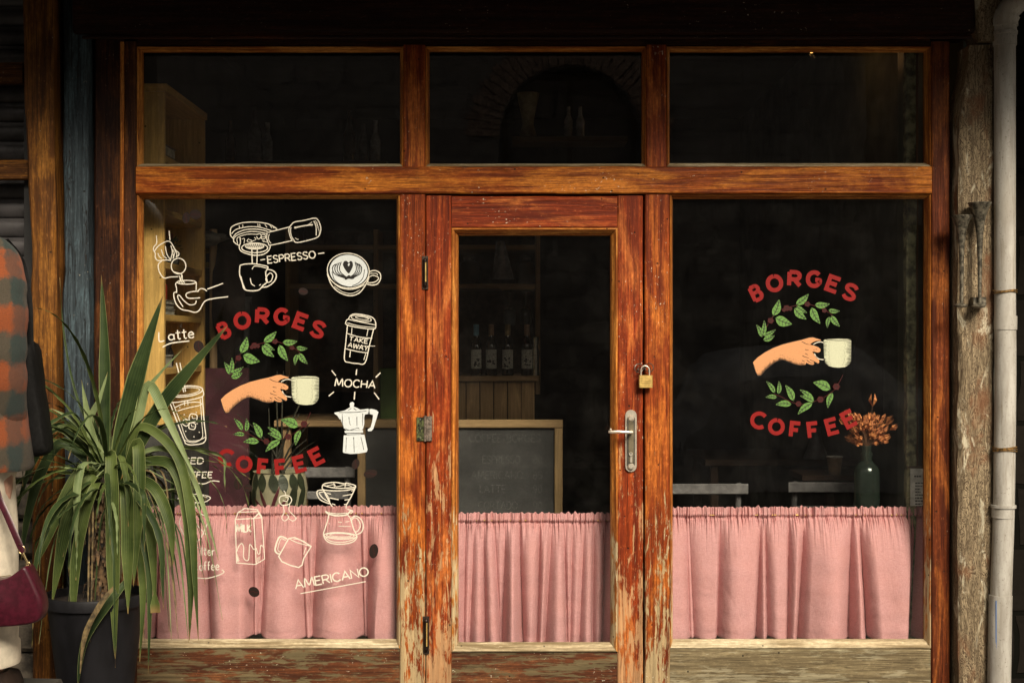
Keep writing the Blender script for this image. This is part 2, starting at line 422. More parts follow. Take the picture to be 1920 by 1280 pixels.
def moulding(x0, x1, y0, y1, w, Yf=.006, Yb=.047, matv=None, math_=None, parent=sf, name='glazing_bead', sillmat=None, wb=None):
    """quarter-round glazing bead, mitred round one pane; x0..y1 outer edge in photo pixels"""
    mb = MB(); wb = wb or w
    prof = [(0, .045), (0, Yf+.004), (.06, Yf+.001), (.22, Yf-.001), (.42, Yf+.003), (.52, Yf+.012), (.66, Yf+.015), (.82, Yf+.022), (.96, Yf+.034), (1, Yb)]
    def ring(t): return [(X(x0+w*t), Z(y0+w*t)), (X(x1-w*t), Z(y0+w*t)), (X(x1-w*t), Z(y1-wb*t)), (X(x0+w*t), Z(y1-wb*t))]
    for s in range(4):
        vs = []; fs = []; a, b = s, (s+1) % 4
        L = max(2, int((Vector(ring(0)[a])-Vector(ring(0)[b])).length/.03))
        for i in range(L+1):
            for (t, y) in prof:
                rg_ = ring(t); p = Vector(rg_[a]).lerp(Vector(rg_[b]), i/L)
                q = mn.noise(Vector((p.x*25, p.y*25, s*9.1)))*.0016+mn.noise(Vector((p.x*90, p.y*90, s*9.1)))*.0008
                vs.append((p.x, y+q if 0 < t < 1 else y, p.y))
        n = len(prof)
        for i in range(L):
            for j in range(n-1): fs.append((i*n+j, i*n+j+1, i*n+n+j+1, i*n+n+j))
        mb.mi = {0: 1, 1: 0, 2: 2, 3: 0}[s]; mb.add(vs, fs)
    o = mb.build(name, [matv or W_bead('Z'), math_ or W_bead('X'), sillmat or math_ or W_bead('X')], parent)
    return o
# outer edge px, bead width
PANES = {}
def pane(x0, x1, y0, y1, name='window_pane', parent=sf):
    mb = MB(); mb.box(X(x0), X(x1), GY, GY+.004, Z(y1), Z(y0))
    return mb.build(name, M_glass(), parent, smooth=False)
moulding(255, 756, 86, 313, 8, sillmat=W_sill('X'), math_=W_bead('X'), wb=9)
moulding(797, 1212, 86, 313, 7, sillmat=W_sill('X'), wb=9)
moulding(1250, 1747, 86, 313, 8, sillmat=W_sill('X'), wb=10)
moulding(255, 749.5, 363, 1217, 8, sillmat=W_sill('X'), wb=15)
moulding(1256, 1747, 363, 1217, 8, sillmat=W_sill('X'), wb=15)
tp = [pane(260, 752, 90, 309, 'transom_pane'), pane(800, 1209, 90, 309, 'transom_pane'), pane(1253, 1744, 90, 309, 'transom_pane')]
paneL = pane(258, 746, 366, 1208); paneL['label'] = 'left window pane covered in white coffee drawings'
paneR = pane(1260, 1744, 366, 1208); paneR['label'] = 'right window pane with one round coffee emblem'
# ---- door: the stiles are the door mesh, everything else hangs on it
mb = MB()
mb.plank(X(798.5), X(846.5), .006, .095, Z(1300), Z(366.5), nz=.0015)
mb.plank(X(1158), X(1206), .006, .095, Z(1300), Z(366.5), nz=.0015)
door = part('door', mb, W_door('Z'), label='red brown door with peeling varnish and glass upper half')
mb = MB(); mb.plank(X(846.9), X(1157.6), .008, .093, Z(427), Z(367.5), axis='X'); part('door_rail', mb, W_door('X'), door)
mb = MB(); mb.plank(X(846.9), X(1157.6), .010, .093, Z(1300), Z(1223), axis='X')
part('door_rail', mb, W_base('X'), door, label='scuffed bottom rail with flaking paint')
moulding(846, 1158.5, 427, 1223, 13, Yf=.004, sillmat=W_sill('X'), parent=door, wb=15)
paneD = pane(856, 1149, 438, 1211, 'door_pane', door)
# cracks of shadow around the door are real gaps; rebate behind them
mb = MB(); mb.box(X(780), X(799), .112, .13, Z(1300), Z(350)); mb.box(X(1200), X(1225), .112, .13, Z(1300), Z(350)); mb.box(X(799), X(1200), .112, .13, Z(388), Z(350))
part('door_rebate', mb, simple('shadow_wood', (.02, .01, .006), .8))

BRASS = simple('brass', (.72, .50, .16), .38, .55, 60, .2)
STEEL = simple('dull_steel', (.52, .50, .46), .3, 1, 80, .25)
DSTEEL = simple('dark_steel', (.13, .12, .10), .4, .6, 60, .3)
RUST = simple('rusty_iron', (.06, .035, .02), .6, .4, 60, .5)
CHROME = simple('nickel', (.72, .66, .55), .28, .65, 60, .1)
# hinges
for (px, py, h) in ((797, 511, 54), (799, 1190, 62)):
    mb = MB(); mb.plank(X(px-6), X(px+6), -.002, .006, Z(py+h/2+4), Z(py-h/2-4), .002, .0006, .01)
    mb.mi = 1; mb.tube([P(px, py-h/2+4, -.006), P(px, py+h/2-4, -.006)], .0085, 12)
    mb.mi = 2; mb.tube([P(px+1, py-h/2+8, -.0135), P(px+1, py+h/2-10, -.0135)], .0025, 8)
    mb.mi = 1; mb.lathe(P(px, py-h/2+4, -.006), [(.0085, 0), (.007, .005), (.002, .009)], 12); mb.lathe(P(px, py+h/2-4, -.006), [(.002, -.010), (.007, -.005), (.0085, 0)], 12)
    part('hinge', mb, [RUST, simple('hinge_iron', (.03, .02, .015), .4, .8), BRASS], door, label='black barrel hinge')
mb = MB(); mb.plank(X(781), X(795.5), -.003, .004, Z(826), Z(782), .001, .0004, .01)
mb.mi = 1; mb.plank(X(798.5), X(810), -.003, .004, Z(826), Z(780), .001, .0004, .01)
mb.mi = 1; mb.tube([P(797, 779, -.004), P(797, 827, -.004)], .005, 10)
mb.mi = 2
for px in (788, 804.5):
    for py in (786, 803, 821): mb.lathe((0, 0, 0), [(0, 0)], 3) if False else mb.tube([P(px, py, -.0032), P(px, py, -.0055)], [.0035, .002], 10)
part('hinge', mb, [simple('green_metal', (.11, .13, .045), .5, .4, 90, .6), simple('grey_metal', (.25, .2, .16), .45, .6, 90, .4), STEEL], door, label='square butt hinge with one green leaf')
# handle plate + lever
def capsule(cx, y0, y1, hw, n=10):
    pts = []
    for k in range(n+1):
        a = math.pi*k/n; pts.append((cx+hw*math.cos(a), y0+hw-hw*math.sin(a)))
    for k in range(n+1):
        a = math.pi+math.pi*k/n; pts.append((cx+hw*math.cos(a), y1-hw-hw*math.sin(a)))
    return pts
def px_prism(mb, pts, Y0, Y1): mb.prism([(X(a), Z(b)) for a, b in pts], Y0, Y1)
mb = MB()
px_prism(mb, capsule(1183, 768, 884, 10.5), -.0035, .008)
mb.mi = 1; px_prism(mb, capsule(1183, 779, 876, 7.5), -.008, -.0035)
mb.mi = 2; px_prism(mb, capsule(1183, 789, 868, 4.6), -.0095, -.008)
mb.mi = 0
for yy, r in ((784, 6.0), (874, 6.5)): mb.tube([P(1183, yy, -.008), P(1183, yy, -.013)], [r*.002, r*.0012], 16)
mb.tube([P(1183, 851, -.009), P(1183, 851, -.016)], .007, 16); px_prism(mb, [(1181, 853), (1185, 853), (1185, 866), (1181, 866)], -.013, -.009)
mb.mi = 1; mb.tube([P(1183, 849.5, -.0161), P(1183, 849.5, -.0168)], .003, 10)
part('handle_plate', mb, [CHROME, DSTEEL, simple('bronze_plate', (.20, .17, .11), .4, .5)], door, label='long grey keyhole plate')
mb = MB(); mb.tube([P(1183, 810, -.009), P(1183, 810, -.03), P(1183, 810, -.042)], [.008, .0065, .0065], 14)
mb.tube([Vector(p) for p in smooth_pts([tuple(P(1186, 810, -.043)), tuple(P(1176, 810, -.048)), tuple(P(1160, 809, -.050)), tuple(P(1146, 809.5, -.048)), tuple(P(1142, 809.5, -.043))], 5)], .0058, 12, flat=.8)
mb.lathe(P(1145, 806, -.047), [(.004, 0), (.005, .002), (.003, .006), (0, .008)], 10)
part('lever', mb, CHROME, door, label='pale metal door lever')
# staple rings for padlock
def ringpts(cx, cy, r, Y, n=20, dy=0): return [P(cx+r*math.cos(2*math.pi*k/n), cy-r*math.sin(2*math.pi*k/n), Y+dy*math.cos(2*math.pi*k/n)) for k in range(n)]
mb = MB(); mb.tube(ringpts(1198, 690, 8, -.012, 20, .010), .0018, 8, True); mb.tube([P(1197, 692, .006), P(1197, 692, -.006)], .004, 10)
part('staple_ring', mb, DSTEEL, door)
mb = MB(); mb.tube(ringpts(1217, 689, 8, -.012, 20, -.010), .0018, 8, True); mb.tube([P(1218, 692, .006), P(1218, 692, -.006)], .004, 10)
part('staple_ring', mb, DSTEEL)
pd = thing('padlock', 'small brass padlock hanging between door and mullion above the lever handle', 'padlock', tuple(P(1209, 727, -.02)))
mb = MB(); mb.plank(X(1197), X(1222), -.032, -.014, Z(726), Z(703), .0025, .0002, .01, axis='Z')
mb.mi = 1
for yy in (709, 713, 717): mb.box(X(1200), X(1218), -.0324, -.0319, Z(yy+.5), Z(yy))
part('lock_body', mb, [BRASS, simple('brass_dark', (.30, .2, .07), .5, 1)], pd)
mb = MB(); mb.tube([Vector(p) for p in smooth_pts([tuple(P(a, b, -.023)) for a, b in ((1202, 704), (1202, 694), (1204, 688), (1209.5, 685.5), (1215, 688), (1217.5, 694), (1217.5, 704))], 4)], .0026, 10)
part('shackle', mb, CHROME, pd)

# ================================================================ surrounding timbers
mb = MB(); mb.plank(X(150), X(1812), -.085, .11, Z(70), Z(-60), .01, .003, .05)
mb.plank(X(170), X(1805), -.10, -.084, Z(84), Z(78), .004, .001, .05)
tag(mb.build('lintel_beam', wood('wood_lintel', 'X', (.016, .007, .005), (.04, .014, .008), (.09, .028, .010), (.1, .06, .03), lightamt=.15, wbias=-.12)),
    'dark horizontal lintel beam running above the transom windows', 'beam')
mb = MB()
outl = [(62, 1300), (74, 900), (78, 700), (74, 560), (77, 400), (70, 200), (62, -60), (118, -60), (117, 200), (121, 400), (121, 700), (122, 1300)]
def timber(outl, Y0, Y1):
    L = outl[:len(outl)//2] if False else None
    mb = MB(); px_prism(mb, outl, Y0, Y1); return mb
def wavy_post(lefts, rights, Y0, Y1, n=70, rough=.003, bev=.008):
    """upright with hand-hewn edges: lefts/rights are (py, px) control points"""
    mb = MB(); vs = []; fs = []
    def itp(c, y):
        for (a, b), (c2, d) in zip(c, c[1:]):
            if a <= y <= c2: t = (y-a)/(c2-a); t = t*t*(3-2*t); return b+(d-b)*t
        return c[-1][1]
    y0, y1 = lefts[0][0], lefts[-1][0]; sd_ = random.random()*60
    M = 6
    for k in range(n+1):
        py = y0+(y1-y0)*k/n; xl, xr = X(itp(lefts, py)), X(itp(rights, py)); z = Z(py)
        row = []
        row.append((xl, Y1)); row.append((xl, Y0+bev))
        for j in range(M+1):
            t = j/M; row.append((xl+bev+(xr-xl-2*bev)*t, Y0))
        row.append((xr, Y0+bev)); row.append((xr, Y1))
        for (x, y) in row:
            q = mn.noise_vector(Vector((x*22+sd_, y*22, z*7)))*rough+mn.noise_vector(Vector((x*80+sd_, y*80, z*25)))*rough*.45
            vs.append((x+q.x, y+q.y, z))
    W_ = M+5
    for k in range(n):
        for j in range(W_): 
            j2 = (j+1) % W_; fs.append((k*W_+j, k*W_+j2, (k+1)*W_+j2, (k+1)*W_+j))
    fs.append(tuple(range(W_))); fs.append(tuple(n*W_+j for j in range(W_)))
    mb.add(vs, fs); return mb
mb = wavy_post([(-60, 60), (150, 62), (330, 70), (480, 77), (560, 74), (700, 76), (1310, 78)], [(-60, 116), (200, 117), (500, 122), (900, 122), (1310, 123)], -.10, .03)
tag(mb.build('timber_post', W_brown('Z')), 'orange brown hewn timber post left of the blue painted post', 'post')
mb = wavy_post([(-60, 124), (300, 126), (520, 128), (535, 124), (900, 128), (1310, 129)], [(-60, 172), (300, 172), (900, 175), (1310, 175)], -.045, .06, rough=.004)
tag(mb.build('timber_post', W_blue('Z')), 'cracked blue painted timber post between two brown ones', 'post')
mb = wavy_post([(-60, 176.5), (1310, 176.5)], [(-60, 231), (1310, 231)], -.006, .12, rough=.002)
o = mb.build('timber_board', wood('wood_board', 'Z', (.016, .006, .004), (.045, .016, .006), (.11, .038, .010), (.2, .12, .05), .32, .2, .2, -.1, .3, .45))
tag(o, 'dark red brown upright board beside the left jamb of the shopfront', 'board')
mb = MB(); mb.plank(X(226), X(233.5), -.012, -.0, Z(1300), Z(80), .004, .0008, .03)
part('cover_strip', mb, W_bead('Z'))
# right: weathered post
mb = wavy_post([(92, 1806), (110, 1806), (150, 1800), (185, 1791), (230, 1788), (500, 1786), (1310, 1787)], [(92, 1853), (300, 1855), (1310, 1853)], -.07, .06, rough=.006, bev=.012)
tag(mb.build('weathered_post', W_weather('Z')), 'pale weathered timber post with rough grain beside the drainpipe', 'post')
mb = wavy_post([(-60, 1808), (60, 1814), (88, 1822)], [(-60, 1862), (88, 1858)], -.10, .05, n=14, rough=.005)
tag(mb.build('timber_bracket', W_weather('Z')), 'short split timber bracket end above the weathered post', 'bracket')
mb = MB(); mb.plank(X(1855.5), X(1864), .0, .05, Z(1300), Z(60), .003, .0008, .04)
tag(mb.build('timber_strip', W_jamb('Z')), 'narrow brown timber strip between weathered post and drainpipe', 'strip')

# eave above (just out of the frame) and the storey over it: they throw the shade on the top of the shopfront
mb = MB(); mb.plank(-3.6, 3.6, -1.05, .3, 2.66, 2.86, .01, .002, .2)
mb.box(-3.6, 3.6, .0, .3, 2.86, 5.6); mb.box(-3.6, 3.6, .3, 5.6, 5.3, 5.6)
tag(mb.build('upper_storey', W_dark('X')), 'dark timber storey jutting out over the shopfront', 'storey')

# ---- drainpipe
def M_pipe():
    m, t = newmat('drainpipe_plastic'); g = G(t)
    a = g.noise(g.pos((1, 1, .25)), 22, 7, .7); b = g.noise(g.pos((1, 1, .5)), 5, 4, .6); c_ = g.noise(g.pos((1, 1, 1)), 120, 3, .6)
    c = g.mix(g.step(a, .3, .7), (.25, .235, .205), (.40, .39, .355))
    c = g.mix(g.math('MULTIPLY', g.step(b, .5, .75), .5), c, (.34, .31, .25))
    c = g.mix(g.math('MULTIPLY', g.step(c_, .62, .68), .6), c, (.12, .10, .08))
    dr = g.noise(g.pos((1, 1, .06)), 60, 5, .65)
    c = g.mix(g.math('MULTIPLY', g.step(dr, .52, .70), .55), c, (.16, .13, .09))
    g.out(c, .5, a, .2, .001); return m
PIPE = M_pipe()
dp = thing('drainpipe', 'grimy white plastic drainpipe with wire ties at the right edge', 'drainpipe', (X(1880), -.09, 0))
PY = -.09
def pp(px, py): return P(px, py, PY)
mb = MB(); sc_ = S*(D+PY)/D
def seg_(y0, y1, r, dx=0): mb.tube([pp(1882+dx-(k*0), y0+(y1-y0)*k/6) for k in range(7)], r*sc_, 28)
path = [(1884, 62), (1884, 300), (1884, 520), (1885, 700), (1882, 950), (1877, 1110), (1874, 1300)]
mb.tube([pp(*p) for p in smooth_pts(path, 6)], 19.5*sc_, 28)
mb.tube([pp(1884, 62), pp(1884, 86)], 21.5*sc_, 28); mb.tube([pp(1884, 60), pp(1884, 66)], 23*sc_, 28)
mb.tube([pp(1885.5, 592), pp(1885.2, 618)], 20.8*sc_, 28)
mb.tube([pp(1881, 951), pp(1880.5, 970)], 20.6*sc_, 28)
mb.tube([pp(1876, 1115), pp(1873, 1300)], 21.2*sc_, 28)
part('pipe', mb, PIPE, dp)
mb = MB(); mb.tube([pp(1881.5, 946), pp(1881.5, 951)], 23*sc_, 28); part('collar', mb, PIPE, dp)
mb = MB(); el = smooth_pts([(1884, 60, 0), (1884, 42, 0), (1890, 22, -.01), (1908, 2, -.03), (1935, -22, -.06), (1960, -45, -.09)], 5)
mb.tube([P(a, b, PY+c) for a, b, c in el], 21.5*sc_, 28)
mb.tube([P(1884, 50, PY), P(1884, 38, PY), P(1889, 26, PY-.005)], 24*sc_, 28)
part('elbow', mb, PIPE, dp)
WIRE = simple('rust_wire', (.30, .17, .05), .5, .5, 90, .5)
for (yy, n) in ((545, 2), (838, 3)):
    mb = MB()
    for k in range(n): mb.tube([pp(1884+21.5*math.cos(a), yy+k*3+1.5*math.sin(a*2+k)) + Vector((0, math.sin(a)*21.5*sc_, 0)) for a in [2*math.pi*j/24 for j in range(24)]], .0022, 6, True)
    mb.plank(X(1853), X(1864), -.09, -.03, Z(yy+6), Z(yy-3), .002, .0006)
    part('wire_tie', mb, WIRE, dp)
mb = MB(); mb.add([pp(1861+dx, y)+Vector((0, -.0, 0))+Vector((0, -math.sqrt(max(0, (21.2*sc_)**2-((1861+dx-1875)*sc_)**2))-.0006, 0)) for y in (1122, 1300) for dx in (0, 1.3)], [(0, 1, 3, 2)])
part('blue_line', mb, M_paint('blue_print', (.08, .2, .5)), dp, smooth=False)

# ---- pair of metal horn holders on the weathered post
hn = thing('horn_holder', 'pair of rusty metal flared horns on a small bracket on the weathered post', 'wall bracket', tuple(P(1815, 575, -.10)))
HM = simple('old_zinc', (.20, .18, .135), .42, .6, 60, .5, .12, .0004)
def horn(cx, y0, y1, r0, Y, name='horn'):
    mb = MB(); H = (y1-y0)*S
    prof = []
    for k in range(22):
        t = k/21; r = (3.8+ (r0-3.8)*math.exp(-t*6.0)*1.0 - .6*t)*S if t > 0 else r0*S
        prof.append((r, -t*H))
    prof = [(r0*S*1.06, .002), (r0*S*1.06, -.001)]+prof[1:]
    inner = [(max(r-.0012, .0005), z+.0004) for r, z in prof[2:10]][::-1]
    mb.lathe(P(cx, y0, Y), [(0.0005, -.05)]+inner+prof, 24)
    return part(name, mb, HM, hn)
horn(1803, 405, 566, 18, -.118); horn(1837, 381, 566, 20, -.122)
mb = MB()
mb.lathe(P(1801, 573, -.118), [(.003, .012), (.010, .009), (.022, .004), (.025, 0), (.022, -.005), (.004, -.008)], 20)
mb.lathe(P(1834, 574, -.122), [(.003, .012), (.010, .009), (.022, .004), (.025, 0), (.022, -.005), (.004, -.008)], 20)
mb.plank(X(1806), X(1829), -.112, -.072, Z(576), Z(559), .003, .001, .01)
part('bracket', mb, HM, hn)

# ================================================================ CURTAINS
def curtain(x0, x1, ytop, ygath, ybot, label, seed, folds, Yc=.180):
    rnd = random.Random(seed)
    k = (D+Yc)/D
    # photo x (at curtain depth) of creases
    cr = sorted(folds)
    nx, nz_ = int((x1-x0)*1.7), 90
    mb = MB(); vs = []; fs = []
    amp = [rnd.choice((rnd.uniform(.5, .75), rnd.uniform(.9, 1.2))) for _ in range(len(cr)+2)]
    eds = [(rnd.uniform(7, 34), rnd.uniform(7, 34)) for _ in range(len(cr)+2)]
    sh = [rnd.uniform(-1, 1) for _ in range(len(cr)+2)]
    edges = [x0-20]+cr+[x1+20]
    def fold(px, t):
        # creases drift sideways as they fall
        for i in range(len(edges)-1):
            a = edges[i]+sh[i]*14*t; b = edges[i+1]+sh[i+1]*14*t
            if a <= px <= b or i == len(edges)-2:
                u = min(max((px-a)/max(b-a, 1), 0), 1); w_ = (b-a)
                e1, e2 = eds[i]; e1 = min(e1/max(w_, 1), .6); e2 = min(e2/max(w_, 1), .6)
                a1, a2 = min(1, u/e1), min(1, (1-u)/e2); f = (1-(1-a1)**2.0)*(1-(1-a2)**2.0)
                f = .68*f+.32*math.sin(math.pi*u)
                f += .13*math.sin(math.pi*2*u+sh[i]*2)*min(1, w_/50)
                return f*amp[i]*min(1, w_/40)
        return 0
    H = (ybot-ytop)
    for j in range(nz_+1):
        py = ytop+H*(j/nz_)**1.25
        for i in range(nx+1):
            px = x0+(x1-x0)*i/nx
            below = max(0, (py-ygath)/(ybot-ygath))
            near = math.exp(-abs(py-ygath)/9.0)
            A = .010+.092*(1-math.exp(-below*3.6)) if below > 0 else 0
            f = fold(px, below)
            ruf = mn.noise(Vector((px*.17, seed, py*.012)))*.9+mn.noise(Vector((px*.42, seed+9, py*.02)))*.6
            fade = math.exp(-max(0, py-ygath)/20.0)
            y = Yc - A*f - ruf*.018*fade-mn.noise(Vector((px*.55, seed+3, 0)))*.016*math.exp(-abs(py-ygath-2)/7.0)
            # the casing bulges over the rod, pinched just under it
            if py < ygath: y += -.004*math.sin(math.pi*(py-ytop)/(ygath-ytop))
            y += .006*math.exp(-((py-ygath-1)/2.2)**2)
            y -= .004*math.exp(-((py-ygath+5)/3)**2)
            y = max(y, .066)+mn.noise(Vector((px*.03, py*.02, seed)))*.004*below + mn.noise(Vector((px*.011, py*.035, seed+4)))*.006*below
            pz = py
            if j == 0 or py < ygath-4: pz += mn.noise(Vector((px*.16, seed+2, 0)))*5.5*(ygath-py)/(ygath-ytop)
            pz += below**5*(9*mn.noise(Vector((px*.022, seed+5, 0)))+4*mn.noise(Vector((px*.06, seed+7, 0))))
            # hem stitch
            y += .0015*math.exp(-((ybot-14-py)/1.6)**2)
            dx = (.010*math.cos(math.pi*2*f))*0
            p = P(px, pz, Yc); vs.append((p.x+dx, y, p.z))
    for j in range(nz_):
        for i in range(nx): fs.append((j*(nx+1)+i, j*(nx+1)+i+1, (j+1)*(nx+1)+i+1, (j+1)*(nx+1)+i))
    th = thing('cafe_curtain', label, 'curtain', tuple(P((x0+x1)/2, ybot, Yc)), 'pink half curtains behind the shop glass')
    mb.add(vs, fs); o = mb.build('cloth', M_curtain(), th, angle=180)
    md = o.modifiers.new('thick', 'SOLIDIFY'); md.thickness = .0008
    mb = MB(); mb.tube([P(x0-6, ygath-4, Yc+.006), P(x1+6, ygath-4, Yc+.006)], .003, 10); part('rod', mb, BRASS, th)
    return th
curtain(256, 752, 948, 966, 1192, 'pink gathered half curtain behind the drawings of the left window', 3, [300, 388, 474, 492, 500, 564, 572, 594, 676, 690])
curtain(852, 1152, 961, 979, 1206, 'narrow pink pleated half curtain behind the door glass', 8, [873, 889, 906, 926, 948, 974, 1012, 1035, 1057, 1073, 1095, 1113, 1136])
curtain(1254, 1750, 950, 969, 1194, 'pink half curtain behind the right window, below the green bottle', 15, [1286, 1292, 1350, 1427, 1434, 1478, 1508, 1597, 1611, 1708, 1716])


# ================================================================ PAINTED DRAWINGS AND LETTERING ON THE GLASS
FR = {'A': (240, 360, 3.5556), 'B': (240, 680, 3.5556), 'C': (240, 920, 3.5556), 'D': (1240, 460, 3.2),
      'E': (1400, 500, 8.0), 'F': (1400, 620, 5.818), 'H': (410, 390, 6.0), 'M': (560, 640, 5.818), 'L': (280, 420, 5.333),
      'V': (580, 860, 4.923), 'K': (440, 840, 5.333), 'P': (0, 0, 1)}
class Draw:
    def __init__(s, frame='P', dx=0, dy=0): s.mb = MB(); s.mats = []; s.fr = FR[frame]; s.d = (dx, dy); s.off = 0; s.rnd = random.Random(5)
    def use(s, frame): s.fr = FR[frame]
    def mat(s, m):
        if m not in s.mats: s.mats.append(m)
        s.mb.mi = s.mats.index(m)
    def pt(s, p): return (s.fr[0]+p[0]/s.fr[2]+s.d[0], s.fr[1]+p[1]/s.fr[2]+s.d[1])
    def y(s): s.off += 1; return GY-.0004-.00003*s.off
    def W(s, p, y): return Vector(((p[0]-960)*S*(D+y)/D, y, CZ+(640-p[1])*S*(D+y)/D))
    def line(s, pts, w=2.0, closed=False, smooth=True, mat=None, taper=.0, wob=.12, raw=False):
        """w = width in photo px"""
        s.mat(mat or WHITE())
        q = [s.pt(p) for p in pts] if not raw else list(pts)
        if smooth and len(q) > 2: q = smooth_pts(q, 5, closed)
        y = s.y(); n = len(q); vs = []
        v2 = [Vector((a, b)) for a, b in q]
        # drop coincident points
        u = [v2[0]]
        for v in v2[1:]:
            if (v-u[-1]).length > .15: u.append(v)
        if closed and (u[0]-u[-1]).length < .2: u.pop()
        n = len(u)
        if n < 2: return
        ph = s.rnd.random()*50
        for i, p in enumerate(u):
            a = u[i-1] if (closed or i) else p; b = u[(i+1) % n] if (closed or i < n-1) else p
            d1 = (p-a).normalized() if (p-a).length > 0 else (b-p).normalized()
            d2 = (b-p).normalized() if (b-p).length > 0 else d1
            t = (d1+d2)
            if t.length < .2: t = d1.copy()
            t.normalize(); nn = Vector((-t.y, t.x)); c = max(.55, abs(nn.dot(Vector((-d1.y, d1.x)))))
            ww = (w if w > 6 else w*.92)*.5/c*(1+wob*mn.noise(Vector((p.x*.25, p.y*.25, ph)))*2)
            if taper: ww *= 1-taper*(i/(n-1))
            vs += [s.W(p+nn*ww, y), s.W(p-nn*ww, y)]
        m = n if closed else n-1
        s.mb.add(vs, [(2*i, 2*i+1, (2*i+3) % (2*n), (2*i+2) % (2*n)) for i in range(m)])
    def fill(s, pts, mat, smooth=True, raw=False):
        s.mat(mat); q = [s.pt(p) for p in pts] if not raw else list(pts)
        if smooth: q = smooth_pts(q, 4, True)
        y = s.y(); v3 = [Vector((a, b, 0)) for a, b in q]
        tr = mg.tessellate_polygon([v3]); s.mb.add([s.W(p, y) for p in q], [tuple(t) for t in tr])
    def ell(s, cx, cy, rx, ry, rot=0, n=22, a0=0, a1=360):
        r = R(rot); out = []
        m = n if a1-a0 >= 360 else n+1
        for k in range(m):
            a = R(a0+(a1-a0)*k/n); x, y = rx*math.cos(a), ry*math.sin(a)
            out.append((cx+x*math.cos(r)-y*math.sin(r), cy+x*math.sin(r)+y*math.cos(r)))
        return out
    def text(s, txt, x0, y0, x1, y1, h, w=2.2, mat=None, slant=0, gap=.22, cx=.5):
        """baseline from (x0,y0) to (x1,y1) in frame units, letter height h"""
        glyphs = [FONT.get(c, (.4, [])) for c in txt]
        tot = sum(g_[0] for g_ in glyphs)+gap*(len(txt)-1)
        L = math.hypot(x1-x0, y1-y0); ux, uy = (x1-x0)/L, (y1-y0)/L; k = L/tot; c = 0
        for g_ in glyphs:
            for st in g_[1]:
                pp_ = [(x0+ux*(c+a)*k+uy*b*h+slant*b*h, y0+uy*(c+a)*k-ux*b*h) for a, b in st]
                s.line(pp_, w, smooth=len(st) > 4, mat=mat)
            c += g_[0]+gap
    def glyph(s, ch, cx, cy, hw, hh, rot, w, mat):
        """one bold letter centred at cx,cy; hw,hh half sizes of the stroke centre line; rot degrees clockwise"""
        g_ = FONT[ch]; r = R(rot)
        for st in g_[1]:
            q = []
            for a, b in st:
                x, y = (a/g_[0]-.5)*2*hw, -(b-.5)*2*hh
                q.append((cx+x*math.cos(r)-y*math.sin(r), cy+x*math.sin(r)+y*math.cos(r)))
            s.line(q, w, smooth=len(st) > 5, mat=mat, wob=.04)
    def leaf(s, b, t, w, dark=True, curve=.12, mat=None):
        bx, by = b; tx, ty = t; dx, dy = tx-bx, ty-by; L = math.hypot(dx, dy); ux, uy = dx/L, dy/L; nx, ny = -uy, ux
        def at(a, o): 
            o += curve*L*math.sin(math.pi*a)*.5
            return (bx+ux*a*L+nx*o, by+uy*a*L+ny*o)
        up = [(0, 0), (.15, .34), (.35, .5), (.6, .44), (.82, .22), (1, 0)]; dn = [(.82, -.2), (.6, -.40), (.35, -.5), (.15, -.36)]
        s.fill([at(a, o*w) for a, o in up+dn], mat or GREEN(), smooth=False)
        if dark:
            s.line([at(a, 0) for a in (.02, .3, .6, .92)], 1.5, mat=BLACK())
            for a in (.22, .42, .62, .78):
                for sg in (1, -1):
                    e = (.40 if a < .7 else .24)*w*sg
                    s.line([at(a, 0), at(a+.07, e*.6), at(a+.14, e)], 1.25, smooth=False, mat=BLACK(), taper=.5)
    def build(s, name, parent, label=None):
        o = s.mb.build(name, s.mats, parent, smooth=False)
        if label: o['label'] = label
        return o
def arc(cx, cy, rx, ry, a0, a1, n=8): return [(cx+rx*math.cos(R(a0+(a1-a0)*k/n)), cy+ry*math.sin(R(a0+(a1-a0)*k/n))) for k in range(n+1)]
